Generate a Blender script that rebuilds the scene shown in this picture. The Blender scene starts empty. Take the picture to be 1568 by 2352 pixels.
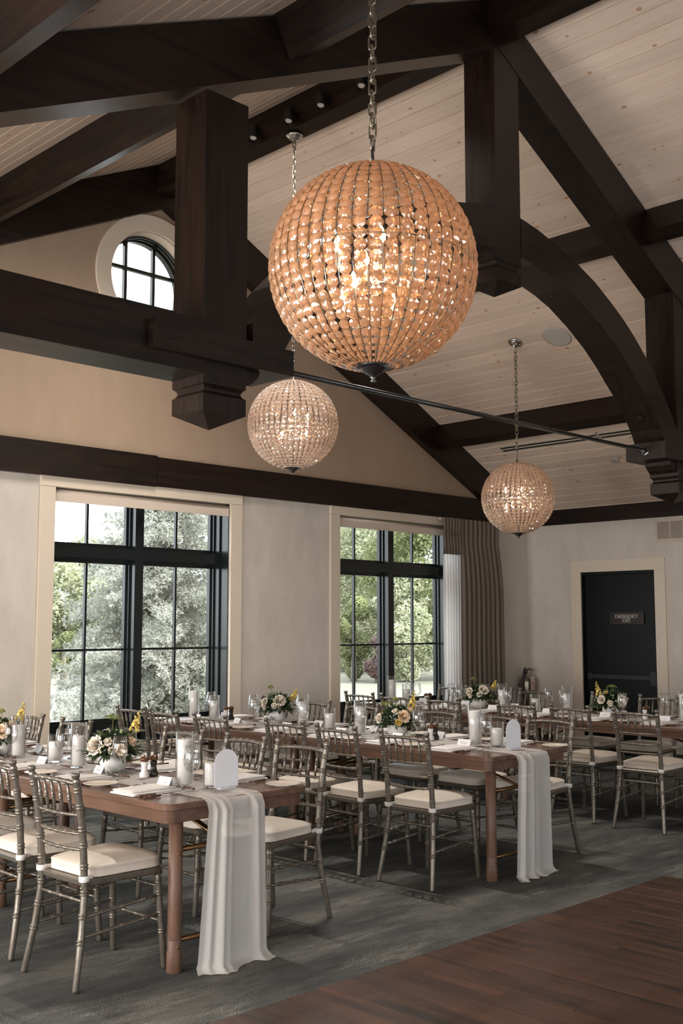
import bpy, bmesh, math, random
from mathutils import Vector, Matrix
PI = math.pi
R = math.radians
C = bpy.context.scene.collection
SC = bpy.context.scene

# ------------------------------------------------------------------ camera
cam = bpy.data.cameras.new('camera')
cam.sensor_fit = 'HORIZONTAL'
cam.sensor_width = 36.0
cam.lens = 36.0 * 2500.0 / 1568.0
cam.clip_start = 0.05
cam.clip_end = 400
camo = bpy.data.objects.new('camera', cam)
C.objects.link(camo)
camo.location = (0, 0, 1.6)
camo.rotation_euler = (R(90 + 5.91), 0, R(-44.96))
SC.camera = camo

# ------------------------------------------------------------------ sky, sun, lamps, exposure
w = bpy.data.worlds.new('sky')
SC.world = w
w.use_nodes = True
bg = w.node_tree.nodes['Background']
bg.inputs[0].default_value = (0.90, 0.94, 1.0, 1)
bg.inputs[1].default_value = 5.5
sun = bpy.data.lights.new('sun', 'SUN')
sun.energy = 8.0
sun.angle = R(1.0)
sun.color = (1.0, 0.95, 0.86)
suno = bpy.data.objects.new('sun', sun)
C.objects.link(suno)
suno.rotation_euler = Vector((-0.45, 0.62, -0.80)).to_track_quat('-Z', 'Y').to_euler()

def area(name, loc, direction, sx, sy, watt, col):
    l = bpy.data.lights.new(name, 'AREA')
    l.shape = 'RECTANGLE'; l.size = sx; l.size_y = sy; l.energy = watt; l.color = col
    o = bpy.data.objects.new(name, l); C.objects.link(o)
    o.location = loc
    o.rotation_euler = Vector(direction).to_track_quat('-Z', 'Y').to_euler()
    return o
FILL_COL = (1.0, 0.95, 0.89)
WARM = (1.0, 0.80, 0.60)
# added fill lamps at unseen wall openings (left wall and rear wall)
for yy, ww in ((-2.6, 20), (1.0, 45), (3.9, 200), (6.9, 215)):
    area('window_daylight', (-1.52, yy, 1.4), (1, 0, 0.55), 1.9, 1.8, ww, FILL_COL)
for xx in (1.2, 4.8, 8.4):
    area('window_daylight', (xx, -4.42, 1.6), (0, 1, 0.35), 2.0, 2.2, 8, FILL_COL)
SC.view_settings.view_transform = 'Standard'
SC.view_settings.look = 'None'
SC.view_settings.gamma = 1
SC.view_settings.use_curve_mapping = False
SC.view_settings.exposure = 0.0
try:
    SC.cycles.use_denoising = True
    SC.cycles.max_bounces = 8
    SC.cycles.diffuse_bounces = 5
    SC.cycles.glossy_bounces = 4
    SC.cycles.transparent_max_bounces = 24
    SC.cycles.transmission_bounces = 6
    SC.cycles.caustics_reflective = False
    SC.cycles.caustics_refractive = False
    SC.cycles.sample_clamp_indirect = 4
except Exception:
    pass

# ------------------------------------------------------------------ materials
def new_mat(name):
    m = bpy.data.materials.new(name); m.use_nodes = True
    nt = m.node_tree
    return m, nt, nt.nodes['Principled BSDF']

def N(nt, typ, **kw):
    n = nt.nodes.new(typ)
    for k, v in kw.items():
        if k.startswith('i_'):
            n.inputs[k[2:].replace('_', ' ')].default_value = v
        else:
            setattr(n, k, v)
    return n

def plain(name, col, rough=0.5, metal=0.0, **kw):
    m, nt, b = new_mat(name)
    b.inputs['Base Color'].default_value = (*col, 1)
    b.inputs['Roughness'].default_value = rough
    b.inputs['Metallic'].default_value = metal
    for k, v in kw.items():
        b.inputs[k.replace('_', ' ')].default_value = v
    return m

def noisy(name, c1, c2, scale=(1, 1, 1), nscale=5.0, rough=0.5, metal=0.0, bump=0.0, detail=5, lo=0.35, hi=0.65, rnd=0.0, bdist=0.01, rough2=None):
    """two tones mixed by a stretched noise in object space"""
    m, nt, b = new_mat(name)
    tc = N(nt, 'ShaderNodeTexCoord'); mp = N(nt, 'ShaderNodeMapping')
    mp.inputs['Scale'].default_value = scale
    src = tc.outputs['Object']
    oi = N(nt, 'ShaderNodeObjectInfo')
    if rnd:
        va = N(nt, 'ShaderNodeVectorMath', operation='SCALE'); va.inputs[0].default_value = (17.3, 9.1, 5.7)
        nt.links.new(oi.outputs['Random'], va.inputs['Scale'])
        vb = N(nt, 'ShaderNodeVectorMath', operation='ADD')
        nt.links.new(src, vb.inputs[0]); nt.links.new(va.outputs[0], vb.inputs[1]); src = vb.outputs[0]
    nt.links.new(src, mp.inputs['Vector'])
    no = N(nt, 'ShaderNodeTexNoise', i_Scale=nscale, i_Detail=detail, i_Roughness=0.6)
    nt.links.new(mp.outputs[0], no.inputs['Vector'])
    cr = N(nt, 'ShaderNodeValToRGB')
    cr.color_ramp.elements[0].position = lo; cr.color_ramp.elements[0].color = (*c1, 1)
    cr.color_ramp.elements[1].position = hi; cr.color_ramp.elements[1].color = (*c2, 1)
    nt.links.new(no.outputs['Fac'], cr.inputs['Fac'])
    col = cr.outputs['Color']
    if rnd:
        hs = N(nt, 'ShaderNodeHueSaturation')
        mr = N(nt, 'ShaderNodeMapRange'); mr.inputs['To Min'].default_value = 1 - rnd; mr.inputs['To Max'].default_value = 1 + rnd
        nt.links.new(oi.outputs['Random'], mr.inputs['Value']); nt.links.new(mr.outputs[0], hs.inputs['Value'])
        nt.links.new(col, hs.inputs['Color']); col = hs.outputs['Color']
    nt.links.new(col, b.inputs['Base Color'])
    b.inputs['Roughness'].default_value = rough; b.inputs['Metallic'].default_value = metal
    if rough2 is not None:
        rr = N(nt, 'ShaderNodeMapRange'); rr.inputs['To Min'].default_value = rough; rr.inputs['To Max'].default_value = rough2
        nt.links.new(no.outputs['Fac'], rr.inputs['Value']); nt.links.new(rr.outputs[0], b.inputs['Roughness'])
    if bump:
        bp = N(nt, 'ShaderNodeBump', i_Strength=bump, i_Distance=bdist)
        nt.links.new(no.outputs['Fac'], bp.inputs['Height']); nt.links.new(bp.outputs[0], b.inputs['Normal'])
    return m

WD1, WD2 = (0.0025, 0.0012, 0.0008), (0.024, 0.0098, 0.0047)
M = {}
M['timber_x'] = noisy('dark_timber_x', WD1, WD2, (0.7, 9, 9), 2.6, 0.40, bump=0.14, lo=.35, hi=.8)
M['timber_y'] = noisy('dark_timber_y', WD1, WD2, (9, 0.7, 9), 2.6, 0.40, bump=0.14, lo=.35, hi=.8)
M['timber_z'] = noisy('dark_timber_z', WD1, WD2, (9, 9, 0.7), 2.6, 0.40, bump=0.14, lo=.35, hi=.8)
M['plaster'] = noisy('gable_paint', (0.35, 0.25, 0.175), (0.40, 0.29, 0.205), (1, 1, 0.35), 7, 0.8, bump=0.15, lo=.2, hi=.8)  # smooth gable finish; a warm lamp cast is put into its tan
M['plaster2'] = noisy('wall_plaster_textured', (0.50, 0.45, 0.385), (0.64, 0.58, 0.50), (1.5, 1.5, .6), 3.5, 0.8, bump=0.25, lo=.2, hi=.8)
M['trim'] = plain('cream_trim_paint', (0.66, 0.565, 0.45), 0.5)
M['black_frame'] = plain('black_window_paint', (0.008, 0.011, 0.012), 0.22)
M['door'] = plain('near_black_door_paint', (0.003, 0.0045, 0.0045), 0.4, Specular_IOR_Level=0.25)
M['black'] = plain('black_metal', (0.01, 0.01, 0.01), 0.4)
M['dark_back'] = plain('roof_backing', (0.04, 0.026, 0.018), 0.9)
M['shade'] = plain('roller_shade_cloth', (0.62, 0.52, 0.43), 0.8)
M['panelling'] = noisy('dark_wall_panelling', (0.04, 0.03, 0.024), (0.07, 0.052, 0.04), (6, 6, .5), 2, 0.6)  # dark finish made up for the unseen wall, to dim reflections on the timbers
M['carpet'] = None
M['table'] = noisy('walnut_table', (0.092, 0.048, 0.031), (0.19, 0.108, 0.073), (11, 0.9, 11), 2.0, 0.21, bump=0.12, lo=.25, hi=.75, rnd=.06, bdist=.004)
M['table_leg'] = noisy('walnut_leg', (0.088, 0.044, 0.027), (0.165, 0.088, 0.056), (16, 16, 1.2), 2.5, 0.5, bump=0.08, lo=.25, hi=.75, bdist=.003)
M['brass'] = plain('bronze_metal', (0.20, 0.115, 0.055), 0.30, 0.9)
M['chair'] = noisy('champagne_pewter_paint', (0.145, 0.126, 0.102), (0.215, 0.190, 0.156), (1, 1, 1), 60, 0.33, metal=0.62, lo=.3, hi=.7)
M['cushion'] = noisy('ivory_satin', (0.62, 0.545, 0.455), (0.70, 0.625, 0.535), (1, 1, 1), 3, 0.5, bump=0.35, bdist=.02, rnd=.03)
M['linen'] = noisy('white_linen', (0.70, 0.67, 0.64), (0.78, 0.755, 0.73), (1, 1, 1), 14, 0.85, bump=0.3, bdist=.004, rnd=.03)
M['porcelain'] = plain('porcelain', (0.72, 0.63, 0.54), 0.18)
M['white_bowl'] = plain('white_glaze', (0.78, 0.77, 0.75), 0.5)
M['wax'] = plain('white_wax', (0.83, 0.80, 0.76), 0.5)
M['card'] = plain('white_card', (0.82, 0.81, 0.82), 0.8)
M['ink'] = plain('grey_ink', (0.30, 0.28, 0.28), 0.7)
M['silver'] = plain('polished_steel', (0.62, 0.60, 0.58), 0.18, 1.0)
M['copper'] = plain('rosewood_handle', (0.12, 0.055, 0.036), 0.25, 0.3)
M['chrome'] = plain('chrome', (0.60, 0.60, 0.60), 0.12, 1.0)
M['nickel'] = plain('aged_nickel', (0.33, 0.30, 0.24), 0.32, 1.0)
M['gunmetal'] = plain('gunmetal', (0.10, 0.10, 0.10), 0.25, 0.9)
M['mill_top'] = plain('varnished_wood', (0.10, 0.038, 0.015), 0.18)
M['pepper'] = plain('dark_acrylic', (0.02, 0.017, 0.013), 0.15)
M['salt'] = plain('white_acrylic', (0.74, 0.72, 0.70), 0.2)
M['speaker'] = noisy('speaker_grille', (0.43, 0.39, 0.34), (0.50, 0.46, 0.40), (1, 1, 1), 120, 0.7, lo=.4, hi=.6)
M['vent'] = plain('vent_paint', (0.55, 0.47, 0.38), 0.5)
M['ventdark'] = plain('vent_inside', (0.12, 0.09, 0.07), 0.8)
M['glow_warm'] = plain('bulb_glass', (1, .8, .55), 0.3)
_b = M['glow_warm'].node_tree.nodes['Principled BSDF']
_b.inputs['Emission Color'].default_value = (1.0, 0.62, 0.30, 1); _b.inputs['Emission Strength'].default_value = 10
M['leaf_dark'] = noisy('dark_green_leaves', (0.014, 0.030, 0.012), (0.060, 0.095, 0.034), (1, 1, 1), 22, 0.42)
M['leaf_light'] = noisy('yellow_green_umbels', (0.13, 0.16, 0.03), (0.26, 0.27, 0.06), (1, 1, 1), 60, 0.7)
M['petal_white'] = noisy('ivory_petals', (0.76, 0.67, 0.55), (0.86, 0.80, 0.70), (1, 1, 1), 25, 0.6)
M['petal_peach'] = noisy('peach_petals', (0.78, 0.58, 0.39), (0.85, 0.69, 0.51), (1, 1, 1), 25, 0.6)
M['petal_yellow'] = noisy('yellow_petals', (0.60, 0.40, 0.07), (0.68, 0.52, 0.16), (1, 1, 1), 25, 0.6)
M['petal_blue'] = plain('pale_blue_florets', (0.42, 0.52, 0.62), 0.6)
M['petal_green'] = plain('pale_green_florets', (0.34, 0.34, 0.18), 0.6)
M['red'] = plain('red_print', (0.42, 0.05, 0.03), 0.6)
M['tag'] = plain('pink_card_tag', (0.60, 0.46, 0.42), 0.7)
M['sign'] = plain('dark_bronze_sign', (0.022, 0.013, 0.010), 0.35, 0.3)
M['signtext'] = plain('silver_sign_letters', (0.55, 0.52, 0.47), 0.4, 0.3)
M['lawn'] = noisy('sunlit_lawn', (0.135, 0.135, 0.10), (0.17, 0.165, 0.13), (1, 1, 1), .6, 0.9)
M['bark'] = noisy('bark', (0.10, 0.08, 0.06), (0.2, 0.17, 0.14), (4, 4, 1), 6, 0.9)
M['spruce'] = noisy('blue_spruce_needles', (0.24, 0.255, 0.215), (0.46, 0.47, 0.425), (1, 1, 1), 1.2, 0.8, lo=.38, hi=.62)
M['decid'] = noisy('summer_foliage', (0.17, 0.19, 0.10), (0.31, 0.33, 0.20), (1, 1, 1), .8, 0.8, lo=.38, hi=.62)
M['decid2'] = noisy('green_hedge_foliage', (0.075, 0.092, 0.035), (0.17, 0.19, 0.09), (1, 1, 1), 1.5, 0.8, lo=.38, hi=.62)
M['pinkbush'] = noisy('pink_bush_foliage', (0.09, 0.05, 0.045), (0.13, 0.09, 0.08), (1, 1, 1), 1.5, 0.8)
M['stub'] = plain('near_black_plastic', (0.015, 0.015, 0.015), 0.5)

def clear_glass(name, tint=(1, 1, 1), gloss_rough=0.02, boost=1.0, base=0.04):
    m, nt, b = new_mat(name); nt.nodes.remove(b)
    out = nt.nodes['Material Output']
    tr = N(nt, 'ShaderNodeBsdfTransparent'); tr.inputs[0].default_value = (*tint, 1)
    gl = N(nt, 'ShaderNodeBsdfGlossy', i_Roughness=gloss_rough)
    lw = N(nt, 'ShaderNodeLayerWeight', i_Blend=0.28)
    mr = N(nt, 'ShaderNodeMapRange'); mr.inputs['To Min'].default_value = base; mr.inputs['To Max'].default_value = boost
    mx = N(nt, 'ShaderNodeMixShader')
    nt.links.new(lw.outputs['Facing'], mr.inputs['Value'])
    nt.links.new(mr.outputs[0], mx.inputs[0]); nt.links.new(tr.outputs[0], mx.inputs[1]); nt.links.new(gl.outputs[0], mx.inputs[2])
    nt.links.new(mx.outputs[0], out.inputs[0])
    return m
M['pane'] = clear_glass('window_glass', (0.97, 0.98, 0.97), 0.0, 0.12, 0.02)
M['glass'] = clear_glass('table_glass', (0.985, 0.988, 0.99), 0.02, 0.60, 0.025)

def cloth(name, col, transl, transp, rough=0.8):
    m, nt, b = new_mat(name); nt.nodes.remove(b)
    out = nt.nodes['Material Output']
    d = N(nt, 'ShaderNodeBsdfDiffuse'); d.inputs[0].default_value = (*col, 1)
    t = N(nt, 'ShaderNodeBsdfTranslucent'); t.inputs[0].default_value = (*col, 1)
    tp = N(nt, 'ShaderNodeBsdfTransparent')
    m1 = N(nt, 'ShaderNodeMixShader'); m1.inputs[0].default_value = transl
    m2 = N(nt, 'ShaderNodeMixShader'); m2.inputs[0].default_value = transp
    nt.links.new(d.outputs[0], m1.inputs[1]); nt.links.new(t.outputs[0], m1.inputs[2])
    nt.links.new(m1.outputs[0], m2.inputs[1]); nt.links.new(tp.outputs[0], m2.inputs[2])
    nt.links.new(m2.outputs[0], out.inputs[0])
    return m
M['chiffon'] = cloth('ivory_chiffon', (0.80, 0.78, 0.745), 0.35, 0.18)
M['sheer'] = cloth('white_sheer', (0.86, 0.82, 0.80), 0.75, 0.10)
M['drape'] = cloth('taupe_drape', (0.20, 0.163, 0.132), 0.12, 0.0)
M['acrylic'] = cloth('frosted_acrylic', (0.80, 0.81, 0.84), 0.5, 0.12)

def leafy(name, c1, c2, tl=0.35):
    m = noisy(name, c1, c2, (1, 1, 1), 1.2, 0.8, lo=.38, hi=.62)
    nt = m.node_tree; b = nt.nodes['Principled BSDF']; out = nt.nodes['Material Output']
    src = b.inputs['Base Color'].links[0].from_socket
    t = N(nt, 'ShaderNodeBsdfTranslucent'); nt.links.new(src, t.inputs[0])
    d = N(nt, 'ShaderNodeBsdfDiffuse'); nt.links.new(src, d.inputs[0])
    x = N(nt, 'ShaderNodeMixShader'); x.inputs[0].default_value = tl
    nt.links.new(d.outputs[0], x.inputs[1]); nt.links.new(t.outputs[0], x.inputs[2]); nt.links.new(x.outputs[0], out.inputs[0])
    nt.nodes.remove(b); return m
M['spruce'] = leafy('pale_spruce_needles', (0.33, 0.345, 0.30), (0.58, 0.59, 0.54))
M['decid'] = leafy('pale_summer_foliage', (0.32, 0.345, 0.22), (0.53, 0.545, 0.39))
M['decid2'] = leafy('mid_green_foliage', (0.15, 0.175, 0.08), (0.30, 0.325, 0.17))
def crystal(name, c_tr, c_tl, fac_tl, gmin, gmax):
    m, nt, b = new_mat(name); nt.nodes.remove(b)
    out = nt.nodes['Material Output']
    tp = N(nt, 'ShaderNodeBsdfTransparent'); tp.inputs[0].default_value = (*c_tr, 1)
    tl = N(nt, 'ShaderNodeBsdfTranslucent'); tl.inputs[0].default_value = (*c_tl, 1)
    df = N(nt, 'ShaderNodeBsdfDiffuse'); df.inputs[0].default_value = (*c_tl, 1)
    gl = N(nt, 'ShaderNodeBsdfGlossy', i_Roughness=0.03); gl.inputs[0].default_value = (1, 0.93, 0.85, 1)
    m0 = N(nt, 'ShaderNodeMixShader'); m0.inputs[0].default_value = 0.4
    rf = N(nt, 'ShaderNodeBsdfRefraction', i_Roughness=0.02, i_IOR=1.5); rf.inputs[0].default_value = (*c_tr, 1)
    mt = N(nt, 'ShaderNodeMixShader'); mt.inputs[0].default_value = 0.70
    nt.links.new(tp.outputs[0], mt.inputs[1]); nt.links.new(rf.outputs[0], mt.inputs[2])
    m1 = N(nt, 'ShaderNodeMixShader'); m1.inputs[0].default_value = fac_tl
    m2 = N(nt, 'ShaderNodeMixShader')
    lw = N(nt, 'ShaderNodeLayerWeight', i_Blend=0.4)
    mr = N(nt, 'ShaderNodeMapRange'); mr.inputs['To Min'].default_value = gmin; mr.inputs['To Max'].default_value = gmax
    nt.links.new(lw.outputs['Facing'], mr.inputs['Value']); nt.links.new(mr.outputs[0], m2.inputs[0])
    nt.links.new(tl.outputs[0], m0.inputs[1]); nt.links.new(df.outputs[0], m0.inputs[2])
    nt.links.new(mt.outputs[0], m1.inputs[1]); nt.links.new(m0.outputs[0], m1.inputs[2])
    nt.links.new(m1.outputs[0], m2.inputs[1]); nt.links.new(gl.outputs[0], m2.inputs[2])
    nt.links.new(m2.outputs[0], out.inputs[0])
    return m
M['crystal_amber'] = crystal('amber_crystal', (1.0, 0.80, 0.62), (0.95, 0.64, 0.42), 0.48, 0.10, 0.5)  # bead crystal with the warm lamp glow put into its colour
M['crystal_clear'] = crystal('champagne_crystal', (1.0, 0.88, 0.78), (0.97, 0.82, 0.73), 0.60, 0.16, 0.55)

def carpet_mat():
    m, nt, b = new_mat('mottled_grey_carpet')
    tc = N(nt, 'ShaderNodeTexCoord')
    mp = N(nt, 'ShaderNodeMapping'); mp.inputs['Scale'].default_value = (0.55, 2.0, 1); mp.inputs['Rotation'].default_value = (0, 0, R(38))
    nt.links.new(tc.outputs['Object'], mp.inputs['Vector'])
    n1 = N(nt, 'ShaderNodeTexNoise', i_Scale=1.5, i_Detail=8, i_Roughness=0.68)
    nt.links.new(mp.outputs[0], n1.inputs['Vector'])
    n2 = N(nt, 'ShaderNodeTexNoise', i_Scale=150, i_Detail=3, i_Roughness=0.7)
    nt.links.new(tc.outputs['Object'], n2.inputs['Vector'])
    n3 = N(nt, 'ShaderNodeTexNoise', i_Scale=2.4, i_Detail=9, i_Roughness=0.75)
    nt.links.new(mp.outputs[0], n3.inputs['Vector'])
    r1 = N(nt, 'ShaderNodeValToRGB')
    e = r1.color_ramp.elements
    e[0].position = .32; e[0].color = (0.046, 0.049, 0.048, 1)
    e[1].position = .70; e[1].color = (0.155, 0.150, 0.132, 1)
    x = e.new(.5); x.color = (0.077, 0.081, 0.079, 1)
    nt.links.new(n1.outputs['Fac'], r1.inputs['Fac'])
    # light flecks: fine speckle only where the coarse pattern is high
    ma = N(nt, 'ShaderNodeMath', operation='ADD'); nt.links.new(n2.outputs['Fac'], ma.inputs[0]); nt.links.new(n3.outputs['Fac'], ma.inputs[1])
    r2 = N(nt, 'ShaderNodeMapRange'); r2.inputs['From Min'].default_value = 1.06; r2.inputs['From Max'].default_value = 1.24
    nt.links.new(ma.outputs[0], r2.inputs['Value'])
    mx = N(nt, 'ShaderNodeMix', data_type='RGBA')
    nt.links.new(r2.outputs[0], mx.inputs[0]); nt.links.new(r1.outputs[0], mx.inputs[6]); mx.inputs[7].default_value = (0.31, 0.30, 0.26, 1)
    nt.links.new(mx.outputs[2], b.inputs['Base Color'])
    b.inputs['Roughness'].default_value = 0.95
    b.inputs['Specular IOR Level'].default_value = 0.1
    bp = N(nt, 'ShaderNodeBump', i_Strength=0.6, i_Distance=0.003)
    nt.links.new(n2.outputs['Fac'], bp.inputs['Height']); nt.links.new(bp.outputs[0], b.inputs['Normal'])
    return m
M['carpet'] = carpet_mat()

def pine_plank_mat():
    m, nt, b = new_mat('whitewashed_pine')
    tc = N(nt, 'ShaderNodeTexCoord'); oi = N(nt, 'ShaderNodeObjectInfo')
    va = N(nt, 'ShaderNodeVectorMath', operation='SCALE'); va.inputs[0].default_value = (31.0, 57.0, 0)
    nt.links.new(oi.outputs['Random'], va.inputs['Scale'])
    vb = N(nt, 'ShaderNodeVectorMath', operation='ADD')
    nt.links.new(tc.outputs['Object'], vb.inputs[0]); nt.links.new(va.outputs[0], vb.inputs[1])
    mp = N(nt, 'ShaderNodeMapping'); mp.inputs['Scale'].default_value = (14, 0.8, 1)
    nt.links.new(vb.outputs[0], mp.inputs['Vector'])
    gr = N(nt, 'ShaderNodeTexNoise', i_Scale=2.0, i_Detail=5); nt.links.new(mp.outputs[0], gr.inputs['Vector'])
    cr = N(nt, 'ShaderNodeValToRGB')
    cr.color_ramp.elements[0].position = .25; cr.color_ramp.elements[0].color = (0.64, 0.49, 0.385, 1)
    cr.color_ramp.elements[1].position = .75; cr.color_ramp.elements[1].color = (0.74, 0.59, 0.475, 1)
    nt.links.new(gr.outputs['Fac'], cr.inputs['Fac'])
    # knots
    mk = N(nt, 'ShaderNodeMapping'); mk.inputs['Scale'].default_value = (1.0, 0.62, 0.0)
    nt.links.new(vb.outputs[0], mk.inputs['Vector'])
    vo = N(nt, 'ShaderNodeTexVoronoi', i_Scale=5.2); vo.voronoi_dimensions = '2D'
    nt.links.new(mk.outputs[0], vo.inputs['Vector'])
    sp = N(nt, 'ShaderNodeSeparateColor'); nt.links.new(vo.outputs['Color'], sp.inputs[0])
    sz = N(nt, 'ShaderNodeMapRange'); sz.inputs['From Min'].default_value = 0.30; sz.inputs['From Max'].default_value = 1.0
    sz.inputs['To Min'].default_value = 0.0; sz.inputs['To Max'].default_value = 0.095
    nt.links.new(sp.outputs[0], sz.inputs['Value'])
    df = N(nt, 'ShaderNodeMath', operation='SUBTRACT'); nt.links.new(sz.outputs[0], df.inputs[0]); nt.links.new(vo.outputs['Distance'], df.inputs[1])
    kf = N(nt, 'ShaderNodeMapRange'); kf.inputs['From Min'].default_value = 0.0; kf.inputs['From Max'].default_value = 0.022
    nt.links.new(df.outputs[0], kf.inputs['Value'])
    mf = N(nt, 'ShaderNodeMath', operation='MULTIPLY'); mf.inputs[1].default_value = 0.75
    nt.links.new(kf.outputs[0], mf.inputs[0])
    mx = N(nt, 'ShaderNodeMix', data_type='RGBA'); mx.inputs[7].default_value = (0.38, 0.165, 0.068, 1)
    nt.links.new(mf.outputs[0], mx.inputs[0]); nt.links.new(cr.outputs[0], mx.inputs[6])
    hs = N(nt, 'ShaderNodeHueSaturation'); mr = N(nt, 'ShaderNodeMapRange'); mr.inputs['To Min'].default_value = .93; mr.inputs['To Max'].default_value = 1.06
    nt.links.new(oi.outputs['Random'], mr.inputs['Value']); nt.links.new(mr.outputs[0], hs.inputs['Value']); nt.links.new(mx.outputs[2], hs.inputs['Color'])
    nt.links.new(hs.outputs[0], b.inputs['Base Color'])
    b.inputs['Roughness'].default_value = 0.5
    bp = N(nt, 'ShaderNodeBump', i_Strength=0.12, i_Distance=0.01)
    nt.links.new(gr.outputs['Fac'], bp.inputs['Height']); nt.links.new(bp.outputs[0], b.inputs['Normal'])
    return m
M['pine'] = pine_plank_mat()

def floor_plank_mat():
    m, nt, b = new_mat('brown_floor_plank')
    tc = N(nt, 'ShaderNodeTexCoord'); oi = N(nt, 'ShaderNodeObjectInfo')
    va = N(nt, 'ShaderNodeVectorMath', operation='SCALE'); va.inputs[0].default_value = (11.0, 37.0, 0)
    nt.links.new(oi.outputs['Random'], va.inputs['Scale'])
    vb = N(nt, 'ShaderNodeVectorMath', operation='ADD')
    nt.links.new(tc.outputs['Object'], vb.inputs[0]); nt.links.new(va.outputs[0], vb.inputs[1])
    mp = N(nt, 'ShaderNodeMapping'); mp.inputs['Scale'].default_value = (9, 0.55, 1)
    nt.links.new(vb.outputs[0], mp.inputs['Vector'])
    n1 = N(nt, 'ShaderNodeTexNoise', i_Scale=1.6, i_Detail=3, i_Roughness=0.5); nt.links.new(mp.outputs[0], n1.inputs['Vector'])
    mp2 = N(nt, 'ShaderNodeMapping'); mp2.inputs['Scale'].default_value = (60, 2.0, 1)
    nt.links.new(vb.outputs[0], mp2.inputs['Vector'])
    n2 = N(nt, 'ShaderNodeTexNoise', i_Scale=2.0, i_Detail=4); nt.links.new(mp2.outputs[0], n2.inputs['Vector'])
    cr = N(nt, 'ShaderNodeValToRGB')
    e = cr.color_ramp.elements
    e[0].position = .30; e[0].color = (0.013, 0.0062, 0.0038, 1)
    e[1].position = .68; e[1].color = (0.092, 0.038, 0.019, 1)
    nt.links.new(n1.outputs['Fac'], cr.inputs['Fac'])
    mr = N(nt, 'ShaderNodeMapRange'); mr.inputs['To Min'].default_value = .8; mr.inputs['To Max'].default_value = 1.2
    nt.links.new(n2.outputs['Fac'], mr.inputs['Value'])
    hs = N(nt, 'ShaderNodeHueSaturation'); nt.links.new(mr.outputs[0], hs.inputs['Value']); nt.links.new(cr.outputs[0], hs.inputs['Color'])
    nt.links.new(hs.outputs[0], b.inputs['Base Color'])
    b.inputs['Roughness'].default_value = 0.42
    bp = N(nt, 'ShaderNodeBump', i_Strength=0.35, i_Distance=0.004)
    nt.links.new(n2.outputs['Fac'], bp.inputs['Height']); nt.links.new(bp.outputs[0], b.inputs['Normal'])
    return m
M['floorwood'] = floor_plank_mat()

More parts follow.
